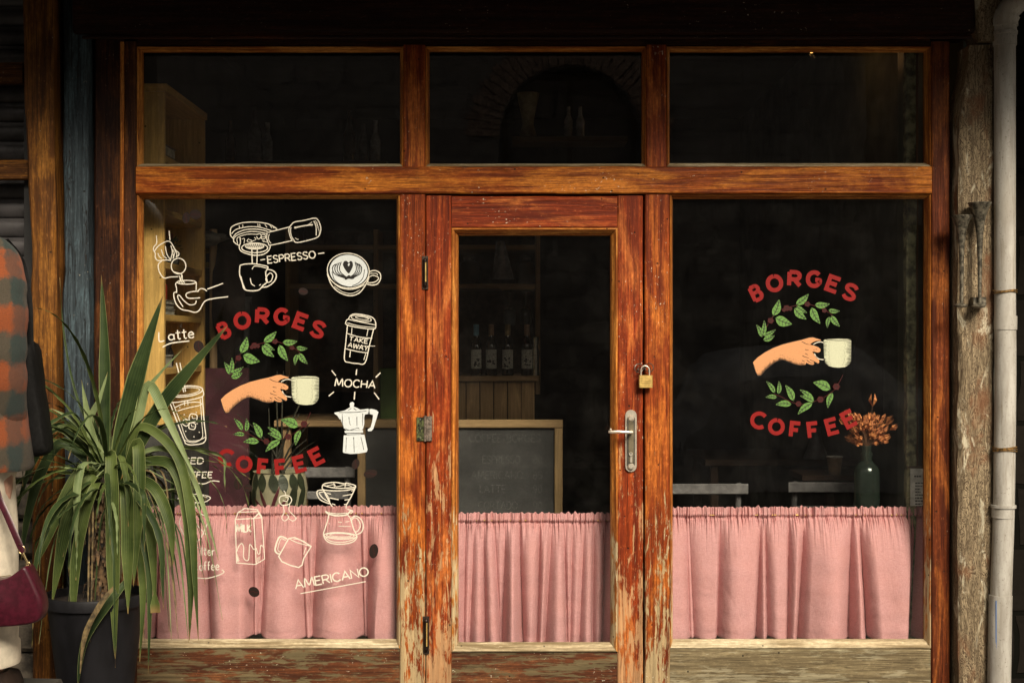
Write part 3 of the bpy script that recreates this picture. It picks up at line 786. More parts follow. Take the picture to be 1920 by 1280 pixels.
FONT = {
 'A': (.8, [[(0, 0), (.4, 1), (.8, 0)], [(.14, .34), (.66, .34)]]),
 'B': (.62, [[(0, 0), (0, 1)], [(0, 1), (.34, 1)]+arc(.34, .77, .24, .23, 80, -80, 6)+[(.34, .54), (0, .54)], [(.02, .54), (.36, .54)]+arc(.36, .27, .26, .27, 80, -80, 6)+[(.36, 0), (0, 0)]]),
 'C': (.75, [arc(.42, .5, .42, .5, 45, 315, 14)]),
 'D': (.7, [[(0, 0), (0, 1)], [(0, 1), (.28, 1)]+arc(.28, .5, .42, .5, 80, -80, 8)+[(.28, 0), (0, 0)]]),
 'E': (.6, [[(.6, 1), (0, 1), (0, 0), (.6, 0)], [(0, .52), (.5, .52)]]),
 'F': (.6, [[(.6, 1), (0, 1), (0, 0)], [(0, .5), (.48, .5)]]),
 'G': (.8, [arc(.42, .5, .42, .5, 45, 330, 14)+[(.80, .28), (.8, .46), (.5, .46)]]),
 'H': (.7, [[(0, 0), (0, 1)], [(.7, 0), (.7, 1)], [(0, .5), (.7, .5)]]),
 'I': (.08, [[(.04, 0), (.04, 1)]]),
 'K': (.65, [[(0, 0), (0, 1)], [(.62, 1), (.04, .45), (.65, 0)]]),
 'L': (.5, [[(0, 1), (0, 0), (.5, 0)]]),
 'M': (.95, [[(0, 0), (.12, 1), (.46, .2), (.82, 1), (.95, 0)]]),
 'N': (.72, [[(0, 0), (0, 1), (.72, 0), (.72, 1)]]),
 'O': (.85, [arc(.425, .5, .425, .5, 90, 446, 18)]),
 'P': (.6, [[(0, 0), (0, 1)], [(0, 1), (.34, 1)]+arc(.34, .74, .26, .26, 80, -80, 6)+[(.34, .48), (0, .48)]]),
 'R': (.66, [[(0, 0), (0, 1)], [(0, 1), (.34, 1)]+arc(.34, .73, .28, .27, 80, -80, 6)+[(.34, .46), (0, .46)], [(.3, .46), (.66, 0)]]),
 'S': (.6, [[(.58, .84), (.44, .98), (.22, 1), (.04, .88), (.03, .68), (.2, .55), (.42, .46), (.58, .32), (.56, .12), (.38, 0), (.16, .01), (0, .16)]]),
 'T': (.7, [[(0, 1), (.7, 1)], [(.35, 1), (.35, 0)]]),
 'W': (1.0, [[(0, 1), (.22, 0), (.5, .8), (.78, 0), (1, 1)]]),
 'Y': (.7, [[(0, 1), (.35, .5), (.7, 1)], [(.35, .5), (.35, 0)]]),
 'X': (.6, [[(0, 0), (.6, 1)], [(0, 1), (.6, 0)]]),
 'a': (.5, [arc(.25, .28, .25, .28, 40, 330, 12), [(.5, .58), (.48, .1), (.56, 0)]]),
 't': (.4, [[(.2, .95), (.2, .12), (.3, 0), (.42, .05)], [(0, .66), (.42, .68)]]),
 'e': (.48, [[(.02, .32), (.46, .34), (.44, .5), (.28, .62), (.08, .5), (.02, .28), (.12, .06), (.32, 0), (.5, .12)]]),
 'i': (.08, [[(.04, .6), (.04, 0)], [(.04, .82), (.04, .88)]]),
 'l': (.08, [[(.04, 1), (.04, 0)]]),
 'r': (.32, [[(0, .6), (0, 0)], [(0, .36), (.1, .54), (.24, .6), (.34, .56), (.34, .56)]]),
 'o': (.5, [arc(.25, .3, .25, .3, 90, 446, 14)]),
 'f': (.34, [[(.36, .95), (.22, 1), (.14, .86), (.13, .4), (.13, 0)], [(0, .6), (.32, .6)]]),
 '0': (.5, [arc(.25, .5, .25, .5, 90, 446, 14)]),
 '8': (.5, [arc(.25, .75, .2, .25, 90, 446, 12), arc(.25, .26, .25, .26, 90, 446, 12)]),
 '9': (.5, [arc(.25, .7, .25, .3, 0, 356, 12), [(.5, .7), (.46, .3), (.3, 0)]]),
 '5': (.5, [[(.5, 1), (.06, 1), (.04, .56), (.3, .6), (.5, .4), (.44, .1), (.2, 0), (0, .08)]]),
 '-': (.5, [[(0, .5), (.5, .5)]]), ' ': (.4, []),
}
BP = BLACK()
def emblem(parent, dx, dy):
    d = Draw('E', dx, dy)
    for ch, cx, cy, hw, hh, rot in (('B', 142, 392, 62, 104, -26), ('O', 417, 247, 100, 104, -8), ('R', 722, 182, 82, 100, 3), ('G', 1008, 186, 90, 102, 6), ('E', 1300, 262, 78, 100, 20), ('S', 1555, 380, 82, 104, 25)):
        d.glyph(ch, cx, cy, hw, hh, rot, 8.0 if ch not in 'SB' else 7.4, RED())
    d.build('arched_lettering', parent, 'upper red word in an arch')
    d = Draw('F', dx, dy)
    for ch, cx, cy, hw, hh, rot in (('C', 130, 975, 70, 76, 12), ('O', 324, 1045, 70, 72, 8), ('F', 532, 1080, 46, 74, 6), ('F', 728, 1084, 48, 76, -6), ('E', 935, 1040, 54, 74, -15), ('E', 1120, 958, 56, 76, -27)):
        d.glyph(ch, cx, cy, hw, hh, rot, 7.6, RED())
    d.build('arched_lettering', parent, 'lower red word Coffee, curving upwards')
    d = Draw('E', dx, dy)
    st = [(235, 1050), (300, 900), (400, 740), (520, 640), (700, 590), (900, 560), (1080, 610), (1240, 690), (1300, 760)]
    d.line(st, 1.3, mat=BERRY())
    for b, t, w in (((235, 1055), (145, 868), 78), ((235, 1040), (262, 800), 74), ((250, 1035), (438, 938), 66), ((248, 1098), (420, 1030), 84),
                    ((400, 735), (488, 490), 120), ((432, 765), (682, 862), 150), ((742, 568), (930, 408), 105), ((745, 590), (908, 690), 76), ((715, 620), (898, 790), 112),
                    ((1022, 572), (1248, 556), 96), ((972, 612), (1104, 856), 118), ((1228, 650), (1398, 664), 70), ((1245, 748), (1208, 918), 66), ((1268, 736), (1398, 896), 88)):
        d.leaf(b, t, w)
    for cx, cy, r in ((360, 808, 44), (600, 620, 46), (652, 630, 30), (560, 650, 26), (910, 560, 40), (1165, 655, 34)):
        d.fill(d.ell(cx, cy, r, r*.9, 0, 10), BERRY())
        for k in range(5):
            a = k*1.3; d.line([(cx+r*.2*math.cos(a), cy+r*.2*math.sin(a)), (cx+r*1.25*math.cos(a), cy+r*1.25*math.sin(a))], .9, mat=BERRY(), smooth=False)
            d.line([(cx, cy), (cx+r*.7*math.cos(a+.6), cy+r*.7*math.sin(a+.6))], .6, mat=BP, smooth=False)
    d.use('F')
    d.line([(300, 690), (380, 720), (500, 780), (620, 800), (740, 770), (850, 720), (960, 640), (1010, 560), (1050, 480)], 1.2, mat=BERRY())
    for b, t, w in (((308, 678), (212, 548), 52), ((346, 690), (350, 545), 50), ((332, 724), (204, 724), 48), ((512, 762), (420, 590), 76), ((488, 800), (314, 805), 72),
                    ((732, 768), (578, 640), 62), ((735, 772), (580, 708), 58), ((718, 785), (556, 912), 72), ((914, 636), (724, 562), 104), ((935, 675), (884, 842), 66)):
        d.leaf(b, t, w)
    for cx, cy, r in ((566, 796, 30), (804, 748, 34), (978, 608, 36)):
        d.fill(d.ell(cx, cy, r, r*.95, 0, 10), BERRY())
        for k in range(6):
            a = k*1.05; d.line([(cx+r*.3*math.cos(a), cy+r*.3*math.sin(a)), (cx+r*1.3*math.cos(a), cy+r*1.3*math.sin(a))], .9, mat=BERRY(), smooth=False)
            d.line([(cx, cy), (cx+r*.6*math.cos(a+.5), cy+r*.6*math.sin(a+.5))], .6, mat=BP, smooth=False)
    d.build('leaf_wreath', parent, 'green leaves with dark red berries')
    # hand
    d = Draw('F', dx, dy)
    hand = [(70, 342), (120, 290), (200, 235), (290, 188), (390, 150), (500, 122), (600, 100), (680, 76), (722, 72), (760, 84), (808, 98), (808, 108), (760, 110), (728, 122), (700, 140), (690, 152), (730, 160), (780, 178), (806, 200), (804, 225), (780, 238), (735, 226), (715, 228),
            (745, 268), (790, 316), (792, 345), (778, 355), (730, 335), (738, 358), (722, 370), (690, 366), (650, 348), (640, 368), (590, 376), (530, 366), (460, 340), (395, 316), (350, 322), (310, 342), (260, 378), (200, 430), (155, 485), (122, 486), (100, 440)]
    big = [(a, b) for a, b in hand]
    d.fill([(x_+(-6 if x_ < 200 else 0), y_+(7 if y_ > 250 else -6)) for x_, y_ in big], BP, smooth=False)
    d.fill(hand, SKINP(), smooth=False)
    for l_ in ([(602, 118), (650, 142), (690, 150)], [(636, 205), (680, 212)], [(640, 248), (668, 262)], [(608, 272), (640, 286), (682, 298)], [(606, 324), (632, 332)], [(655, 318), (692, 345), (735, 352)], [(690, 316), (730, 332), (775, 354)], [(755, 195), (765, 203)], [(730, 208), (740, 212)]):
        d.line(l_, 1.5, mat=BP, taper=.5)
    rr = random.Random(3)
    bot = [(118, 484), (155, 483), (200, 428), (260, 376), (310, 340), (350, 320), (395, 316), (460, 340), (530, 366), (590, 376), (640, 368)]
    for (a, b), (a2, b2) in zip(bot, bot[1:]):
        m = max(2, int(math.hypot(a2-a, b2-b)/9))
        for k in range(m):
            t = k/m; x, y = a+(a2-a)*t, b+(b2-b)*t; L = rr.uniform(12, 34)
            d.line([(x, y+2), (x-L*.15, y-L)], 1.1, mat=BP, taper=.7, smooth=False)
            if rr.random() < .8:
                x3, y3 = x+rr.uniform(-8, 8), y-rr.uniform(34, 66); d.fill(d.ell(x3, y3, 2.2, 2.2, 0, 6), BP, smooth=False)
    d.build('hand_drawing', parent, 'painted forearm and hand holding a cup')
    d = Draw('F', dx, dy)
    d.line([(845, 135), (815, 122), (780, 124), (745, 138), (728, 150)], 1.7); d.line([(740, 248), (760, 285), (795, 308), (842, 314)], 1.7)
    cup = [(838, 110), (850, 98), (885, 92), (1000, 86), (1100, 90), (1130, 98), (1141, 108), (1140, 240), (1138, 330), (1115, 372), (1070, 395), (1000, 402), (940, 396), (890, 380), (858, 345), (845, 290)]
    d.fill(cup, CREAM(), smooth=False)
    d.line([(868, 100), (930, 103), (1010, 106), (1110, 104), (1136, 102)], 1.3, mat=BP)
    for k in range(17):
        y = 118+k*15.5
        sh = max(0, (y-300)/70)**2*22
        L = 38+rr.uniform(-14, 18)+(10 if 4 < k < 12 else 0)*-1
        d.line([(836+sh, y), (836+sh+L*.6, y+1), (836+sh+L, y+2)], 1.5, mat=BP, taper=.8)
        L = 44+rr.uniform(-14, 22)
        d.line([(1143-sh, y), (1143-sh-L*.6, y+2), (1143-sh-L, y+4)], 1.5, mat=BP, taper=.8)
        d.fill(d.ell(836+sh+64+rr.uniform(-6, 6), y+4, 3.4, 3.4, 0, 6), BP, smooth=False)
        d.fill(d.ell(1143-sh-74+rr.uniform(-8, 8), y+2, 3.0, 3.0, 0, 6), BP, smooth=False)
    d.build('cup_drawing', parent, 'pale painted coffee cup')
emblem(paneL, -998, 70); emblem(paneR, 0, 0)

# --- portafilter, cup and word
d = Draw('H')
d.line([(130, 260), (150, 210), (250, 170), (400, 158), (540, 175), (620, 210), (655, 245), (600, 262)], 2.2)
d.line([(130, 260), (135, 310), (165, 345), (175, 385), (235, 425)], 2.2)
d.line([(145, 290), (200, 240), (330, 212), (450, 215), (560, 245), (600, 262)], 1.9); d.line([(160, 335), (200, 285), (300, 245), (420, 238), (520, 255), (560, 275)], 1.9)
d.line([(170, 345), (210, 305), (330, 268), (440, 268), (545, 290)], 1.7); d.line([(215, 400), (205, 350), (235, 320), (330, 295), (430, 296)], 1.5)
for x in (230, 270, 440, 462, 520, 575, 600): d.line([(x, 172+abs(x-410)*.12), (x+(4 if x < 500 else 24), 205+abs(x-410)*.12)], 1.4, smooth=False)
d.line([(240, 330), (245, 390), (232, 430), (240, 470), (290, 505), (400, 532), (500, 522), (560, 480), (580, 430), (565, 415)], 2.2)
d.line(d.ell(405, 448, 146, 54), 2.2, True); d.fill(d.ell(405, 432, 108, 36), WHITE())
for x in range(310, 500, 24): d.line([(x, 440), (x+8, 405+abs(x-405)*.08), (x+18, 440)], 1.1, mat=BP)
d.line([(260, 350), (290, 345), (285, 400)], 1.4); d.line([(340, 345), (320, 370), (350, 385), (375, 370), (345, 355)], 1.4); d.line([(400, 330), (420, 350), (390, 370), (360, 385)], 1.4)
d.line([(425, 300), (460, 290), (480, 315), (450, 350), (425, 320)], 1.6); d.line([(480, 300), (520, 300), (525, 340), (490, 350), (480, 330), (520, 325)], 1.5)
d.line([(490, 365), (540, 385)], 1.3); d.line([(500, 380), (510, 380)], 1.3)
d.line([(545, 280), (540, 340), (560, 400), (580, 418), (700, 395), (830, 365)], 2.1); d.line([(560, 275), (800, 212)], 2.1); d.line([(570, 295), (560, 330), (568, 370), (590, 398)], 1.5)
d.line([(800, 212), (788, 250), (808, 330), (830, 365)], 1.9); d.line([(815, 215), (808, 260), (822, 325), (850, 362)], 1.7)
d.line([(800, 212), (850, 160), (960, 140), (1075, 115), (1120, 140), (1148, 220), (1140, 280), (1110, 330), (1000, 365), (880, 388), (845, 365)], 2.2)
d.line([(850, 225), (960, 200), (1060, 188)], 2.6); d.line([(850, 215), (1000, 190), (1050, 155)], 1.3); d.line([(1070, 145), (1095, 210), (1098, 310)], 1.9)
for k in range(6): d.line([(1085+k*8, 140+k*26), (1112+k*6, 170+k*22)], 1.3, smooth=False)
d.line([(860, 335), (880, 352), (900, 352)], 1.3)
for a, b in ((372, 378), (435, 430)): d.line([(a, 440), (b, 630)], 2.2, smooth=False)
d.line([(370, 470), (372, 520)], 1.2, smooth=False)
d.line([(240, 645), (300, 630), (400, 628), (500, 645), (555, 665), (530, 720), (535, 780), (545, 830), (500, 870), (440, 925), (300, 920), (265, 840), (235, 740), (240, 645)], 2.2)
d.line([(248, 770), (270, 850), (300, 915)], 3.2, taper=.5); d.line([(375, 690), (400, 655), (460, 658), (545, 678)], 1.6); d.line([(355, 790), (370, 850), (408, 878)], 1.8); d.line([(455, 870), (475, 858)], 1.5)
d.line([(545, 690), (600, 700), (645, 740), (640, 800), (600, 850), (540, 885), (480, 892)], 2.1); d.line([(545, 760), (580, 730), (608, 760), (590, 820), (550, 835), (530, 800), (545, 760)], 1.9)
d.line([(470, 585), (522, 576)], 2.2, smooth=False); d.line([(1120, 514), (1188, 504)], 2.2, smooth=False)
d.text('ESPRESSO', 555, 622, 1090, 560, 78, 2.3)
d.build('portafilter_drawing', paneL, 'white drawing of an espresso handle pouring into a cup')
# --- latte art cup
d = Draw('H')
d.fill(d.ell(1462, 705, 214, 178, 8), SILVER()); d.line(d.ell(1458, 705, 236, 196, 8, 30), 1.9, True)
d.line([(1222, 740), (1262, 850), (1330, 930), (1420, 975), (1500, 985), (1580, 955), (1640, 885), (1690, 790)], 2.0)
d.line([(1250, 800), (1350, 885), (1460, 915), (1560, 900), (1640, 860)], 1.6); d.line([(1300, 880), (1400, 945), (1500, 960), (1590, 920)], 1.1)
heart = [(1462, 735), (1425, 695), (1398, 640), (1412, 600), (1440, 595), (1462, 615), (1482, 595), (1505, 608), (1510, 650), (1490, 700)]
d.fill(heart, BP)
d.fill([(1455, 630), (1475, 622), (1470, 645), (1458, 655)], SILVER())
for k, (a, b) in enumerate(((55, 40), (85, 66), (115, 96), (145, 130))):
    o = 26*(k+1)
    d.line([(1400-o*.8, 606+k*8), (1385-o, 670), (1398-o*.9, 725+k*5), (1440-o*.25, 775+k*4)], 1.9, mat=BP)
    d.line([(1520+o*.55, 606+k*8), (1530+o*.75, 670), (1518+o*.7, 725+k*5), (1482+o*.25, 772+k*4)], 1.9, mat=BP)
d.fill([(1415, 790), (1440, 770), (1465, 755), (1490, 768), (1530, 785), (1500, 800), (1460, 795), (1430, 808)], BP)
d.line([(1275, 715), (1300, 800), (1370, 860), (1450, 885)], 1.4, mat=BP); d.line([(1640, 690), (1625, 780), (1570, 845), (1500, 875)], 1.4, mat=BP)
d.line([(1690, 715), (1760, 703), (1815, 735), (1820, 800), (1780, 855), (1720, 865), (1670, 855)], 2.1); d.line([(1680, 790), (1720, 760), (1770, 765), (1800, 790), (1760, 830), (1685, 838), (1680, 790)], 1.8)
d.line([(1700, 735), (1770, 735), (1790, 755)], 1.3)
d.build('latte_art_drawing', paneL, 'white drawing of a cup seen from above with a leaf in the foam')
# --- take away cup
d = Draw('A')
d.line([(1470, 845), (1485, 822), (1520, 812), (1600, 825), (1640, 845), (1652, 885), (1640, 912), (1550, 905), (1460, 885), (1455, 858), (1470, 845)], 1.9)
d.line([(1470, 848), (1530, 862), (1600, 876), (1650, 885)], 1.6); d.line(d.ell(1555, 842, 68, 18, 9), 1.5, True); d.line(d.ell(1560, 840, 44, 9, 9), 1.1, True); d.line([(1462, 872), (1545, 893), (1645, 902)], 1.3)
d.line([(1463, 890), (1452, 1000), (1443, 1115), (1475, 1135), (1530, 1142), (1580, 1137), (1610, 1020), (1637, 915)], 2.0)
d.line([(1455, 940), (1540, 965), (1628, 975)], 1.7); d.line([(1448, 1043), (1530, 1062), (1602, 1072)], 1.7)
d.line([(1493, 905), (1490, 950)], 1.3); d.line([(1600, 915), (1592, 960)], 1.3); d.line([(1483, 1058), (1478, 1100)], 1.8); d.line([(1585, 1075), (1572, 1118)], 1.3)
d.text('TAKE', 1474, 990, 1596, 1010, 28, 1.7); d.text('AWAY', 1466, 1030, 1596, 1058, 30, 1.7)
d.line([(1540, 1026), (1648, 1026)], 1.1, smooth=False)
d.build('takeaway_cup_drawing', paneL, 'white drawing of a lidded takeaway cup')
# --- mocha and pot
d = Draw('M')
for a, b in (((360, 315), (405, 372)), ((633, 303), (627, 365)), ((892, 340), (840, 392)), ((385, 548), (328, 594)), ((613, 548), (606, 632)), ((824, 556), (878, 630))): d.line([a, b], 2.0, smooth=False, taper=-.2)
d.text('MOCHA', 395, 485, 832, 510, 78, 2.4, slant=.05)
d.fill([(388, 775), (440, 765), (500, 752), (545, 726), (562, 715), (556, 682), (565, 664), (590, 658), (606, 672), (600, 710), (640, 724), (670, 742), (720, 738), (758, 730), (766, 745), (757, 790), (722, 795), (714, 830), (716, 900), (705, 945), (690, 965), (520, 965), (490, 940), (470, 880), (458, 845), (448, 848), (420, 805), (395, 792)], SILVER(), smooth=False)
d.fill([(500, 972), (700, 966), (704, 992), (690, 998), (505, 1000)], SILVER(), smooth=False)
d.fill([(524, 1005), (680, 1003), (684, 1013), (524, 1016)], SILVER(), smooth=False)
d.fill([(492, 1022), (716, 1012), (752, 1178), (742, 1205), (660, 1220), (560, 1226), (488, 1212), (482, 1200)], SILVER(), smooth=False)
d.fill([(770, 740), (790, 732), (850, 748), (870, 770), (840, 870), (815, 950), (795, 975), (760, 978), (750, 962), (785, 935), (805, 860), (812, 800), (775, 790)], SILVER(), smooth=False)
for l_ in ([(475, 785), (478, 880), (490, 935)], [(548, 822), (555, 880), (565, 915)], [(635, 820), (636, 920)], [(700, 785), (696, 920)], [(505, 945), (550, 966), (600, 955), (640, 942), (660, 950)], [(522, 1045), (516, 1160), (514, 1200)], [(600, 1042), (604, 1150), (606, 1206)], [(678, 1040), (700, 1130), (710, 1180)], [(440, 772), (600, 772), (740, 757)], [(540, 748), (575, 728)], [(600, 728), (630, 748)], [(500, 1000), (700, 996)], [(490, 1018), (716, 1010)]): d.line(l_, 1.1, mat=BP, wob=.4)
d.build('moka_pot_drawing', paneL, 'pale drawing of a stovetop coffee pot')
# --- latte pouring hands
d = Draw('L')
d.line([(70, 115), (73, 190), (45, 230), (42, 260), (58, 290), (60, 335), (85, 365), (130, 362), (180, 360), (215, 365)], 2.0); d.line([(198, 68), (207, 160)], 1.9)
d.line([(50, 275), (90, 220), (175, 172), (215, 185), (240, 225), (262, 262), (295, 290), (290, 315), (265, 330)], 2.0)
for l_ in ([(85, 290), (100, 325), (125, 345)], [(120, 255), (140, 315), (175, 345)], [(160, 220), (175, 300), (210, 355)], [(215, 215), (230, 280), (212, 358)], [(235, 255), (250, 300), (235, 345)], [(255, 262), (275, 300), (268, 335)], [(238, 300), (245, 340)]): d.line(l_, 1.7)
d.line(d.ell(292, 420, 73, 78, 0, 22, -90, 268), 2.0); d.line([(125, 370), (92, 400), (92, 450), (115, 505), (150, 540), (210, 530), (288, 526)], 2.0)
d.line([(245, 478), (290, 490), (322, 505), (315, 560), (335, 595)], 1.9); d.line([(330, 510), (332, 560), (355, 590)], 1.7); d.line([(300, 515), (310, 565), (300, 585)], 1.7)
d.line(d.ell(372, 582, 94, 19), 2.0, True); d.line([(280, 580), (262, 600), (272, 640), (272, 690)], 2.0); d.line([(470, 585), (468, 660)], 2.0)
d.line([(268, 680), (245, 690), (248, 740), (270, 800), (320, 850), (400, 868), (455, 882), (500, 860), (555, 772), (640, 745), (788, 726)], 2.1)
d.line([(338, 828), (300, 770), (282, 725), (300, 712), (345, 765), (400, 805), (455, 800), (470, 765)], 1.9)
d.line([(495, 672), (430, 675), (375, 692), (368, 720), (400, 742), (508, 737)], 2.0); d.line([(485, 668), (515, 645), (550, 652), (575, 670)], 2.0); d.line([(580, 650), (650, 625), (738, 592)], 2.2)
d.build('pouring_hands_drawing', paneL, 'white line drawing of two hands pouring milk into a cup')
d = Draw('L')
d.line([(95, 1080), (100, 1170), (150, 1165)], 2.5); 
d.text('atte', 195, 1160, 445, 1135, 96, 2.4, gap=.16)
d.line([(132, 1230), (220, 1190), (400, 1168)], 2.5)
d.build('word_lettering', paneL, 'white handwritten word Latte')
# --- iced coffee
d = Draw('B')
d.line([(322, 0), (372, 196)], 2.0, smooth=False); d.line([(346, 0), (384, 192)], 2.0, smooth=False)
d.line(d.ell(378, 190, 120, 35, -6), 2.1, True); d.line(d.ell(378, 190, 100, 24, -6), 1.4, True); d.line([(260, 205), (262, 250), (300, 264), (400, 250), (498, 222), (497, 178)], 2.0)
d.line([(278, 262), (330, 400), (375, 515), (390, 540), (440, 545), (515, 520), (508, 400), (495, 225)], 2.1); d.line([(300, 270), (350, 400), (390, 505), (440, 520), (495, 498), (492, 400), (482, 240)], 1.4)
d.line([(375, 515), (440, 530), (515, 495)], 1.7); d.line([(310, 300), (380, 268), (470, 262), (485, 280), (400, 300), (330, 320)], 1.7); d.line([(375, 250), (378, 285)], 1.5); d.line([(398, 248), (400, 282)], 1.5)
for cx, cy, r, rot in ((434, 366, 24, 12), (386, 398, 19, 30), (428, 421, 20, 10)):
    d.line([(cx+r*1.25*math.cos(R(rot+45+90*k)), cy+r*1.25*math.sin(R(rot+45+90*k))) for k in range(4)], 1.9, True); d.line([(cx-r*.3, cy-r*.6), (cx-r*.1, cy+r*.1), (cx+r*.7, cy+r*.15)], 1.2)
for a, b in ((375, 345), (455, 330), (460, 405), (385, 455), (475, 462), (440, 492), (345, 298)): d.fill(d.ell(a, b, 4, 4, 0, 7), WHITE())
d.build('iced_glass_drawing', paneL, 'white drawing of an iced drink glass with a straw')
d = Draw('B')
d.text('ICED', 350, 672, 500, 672, 40, 2.2, slant=.12); d.text('COFFEE', 325, 765, 560, 765, 38, 2.2, slant=.12); d.line([(320, 805), (420, 790), (500, 806), (560, 786), (610, 790)], 2.0)
d.build('word_lettering', paneL, 'white slanted words iced coffee')
d = Draw('B')
d.line([(330, 905), (400, 880), (480, 876), (550, 898), (500, 930), (420, 925), (350, 905)], 1.8); d.line([(400, 890), (480, 885), (530, 898)], 1.4); d.line([(450, 925), (455, 965), (500, 960), (500, 930)], 1.6)
d.use('C'); d.line([(350, 180), (345, 230), (400, 330), (470, 330), (520, 240), (530, 180), (480, 150)], 1.8); d.line([(430, 130), (440, 200), (520, 290)], 1.5)
d.build('flat_cup_drawing', paneL, 'small white drawing of a flat cup behind the leaves')
d = Draw('C')
d.text('Filter', 442, 428, 575, 428, 54, 2.0); d.text('Coffee', 436, 530, 606, 525, 56, 2.0); d.line([(440, 575), (520, 582), (600, 562), (640, 540), (625, 525)], 1.9)
d.build('word_lettering', paneL, 'white words filter coffee on the curtain')
FONT['F'] = FONT['F']
# --- dripper and carafe
d = Draw('V')
d.line([(122, 240), (150, 225), (235, 215), (320, 228), (345, 222), (425, 245), (400, 262), (300, 270), (200, 262), (122, 240)], 2.1); d.line([(122, 240), (125, 280), (200, 292), (330, 290), (420, 270), (425, 245)], 2.0)
d.line([(160, 248), (230, 235), (250, 255), (340, 238), (390, 252)], 1.3); d.line([(225, 215), (232, 262)], 1.5); d.line([(335, 228), (328, 262)], 1.5)
d.line([(128, 280), (160, 350), (210, 440)], 2.1); d.line([(420, 275), (385, 350), (345, 420), (338, 455)], 2.1)
d.line([(125, 285), (80, 292), (70, 320), (95, 370), (150, 400), (195, 412)], 2.1); d.line([(92, 310), (140, 305), (170, 345), (185, 392), (130, 365), (92, 320), (92, 310)], 1.8)
for a, b in (((165, 315), (200, 325)), ((185, 358), (270, 375)), ((210, 412), (240, 424)), ((395, 325), (308, 340)), ((372, 372), (325, 378)), ((412, 285), (388, 296)), ((352, 415), (320, 420))): d.line([a, b], 1.7, smooth=False)
d.line([(150, 480), (175, 505), (250, 522), (340, 515), (380, 480), (400, 475)], 3.0); d.line([(160, 490), (250, 505), (350, 498)], 1.8); d.line([(345, 462), (400, 480), (380, 505)], 1.8)
d.line([(180, 510), (165, 580), (145, 640), (132, 700), (160, 755), (220, 780), (310, 785), (400, 765), (440, 720), (420, 670), (395, 600), (375, 540), (345, 510)], 2.0)
d.line([(180, 590), (190, 600)], 1.2); d.line(d.ell(285, 708, 150, 30, 2), 1.9, True); d.line(d.ell(285, 705, 128, 22, 2), 1.5, True); d.line(d.ell(288, 702, 100, 15, 2), 1.2, True); d.line([(150, 725), (200, 758), (300, 768), (400, 745), (435, 715)], 1.6)
d.line([(385, 545), (430, 525), (480, 560), (498, 620), (480, 675), (440, 695)], 2.2); d.line([(390, 560), (425, 540), (460, 575), (470, 620), (450, 660), (425, 670), (400, 625), (390, 560)], 1.7)
for a, b in (((265, 580), (300, 585)), ((330, 580), (370, 575)), ((270, 620), (380, 622))): d.line([a, b], 1.2, smooth=False)
d.build('dripper_drawing', paneL, 'white drawing of a filter dripper on a glass carafe')
# --- milk carton, spout, tipped cup
d = Draw('K')
d.line([(5, 715), (35, 640), (100, 600), (225, 612), (270, 680), (300, 1105), (210, 1160), (20, 1145), (5, 715)], 1.9, smooth=False)
d.line([(5, 710), (190, 700), (275, 690)], 1.9, smooth=False); d.line([(190, 700), (215, 1158)], 1.9, smooth=False); d.line([(190, 700), (240, 650), (275, 690)], 2.6, smooth=False); d.line([(35, 640), (235, 630)], 1.7, smooth=False)
d.text('MILK', 18, 835, 165, 835, 74, 3.0, gap=.15)
d.line([(22, 1030), (40, 980), (70, 950), (90, 990), (88, 1080), (110, 1118), (140, 1105), (148, 970), (165, 970), (190, 1010), (215, 1000), (230, 1050), (250, 1050), (262, 970), (290, 990)], 1.7)
for k in range(5): d.line([(25+k*6, 1050+k*16), (25+k*3, 1130)], .9)
for k in range(5): d.line([(220, 1100+k*12), (260-k*4, 1080+k*14)], .9)
d.build('milk_carton_drawing', paneL, 'white line drawing of a milk carton')
d = Draw('K')
d.line([(510, 470), (460, 480), (445, 520), (470, 565), (540, 560), (570, 520), (550, 480), (510, 470)], 1.9); d.line([(505, 485), (535, 495), (520, 530), (480, 520)], 1.5); d.line([(490, 425), (505, 440), (508, 470)], 1.4)
d.line([(482, 570), (495, 640), (470, 690), (500, 725), (540, 690), (520, 660)], 1.6); d.line([(550, 560), (545, 620), (590, 670), (615, 700), (580, 725), (540, 700)], 1.6)
d.line([(540, 900), (440, 1080), (470, 1130), (560, 1170), (640, 1190), (675, 1165), (690, 1100), (765, 980), (690, 930), (600, 890), (540, 900)], 2.3, smooth=False)
d.line([(540, 900), (620, 940), (700, 962), (765, 980)], 1.6); d.line([(590, 905), (640, 910), (700, 945)], 1.3); d.line([(712, 990), (690, 1060)], 1.4)
d.line([(525, 905), (450, 885), (405, 1000), (420, 1045), (460, 1055)], 3.0); d.line([(510, 920), (462, 905), (432, 1000), (445, 1030), (470, 1035)], 1.4)
d.build('tipped_cup_drawing', paneL, 'white drawing of a tipped cup under a small jug')
d = Draw('C')
d.text('AMERICANO', 1118, 652, 1605, 562, 56, 2.6, gap=.14); d.line([(1150, 683), (1585, 603)], 1.8, smooth=False)
d.build('word_lettering', paneL, 'white word Americano, underlined')
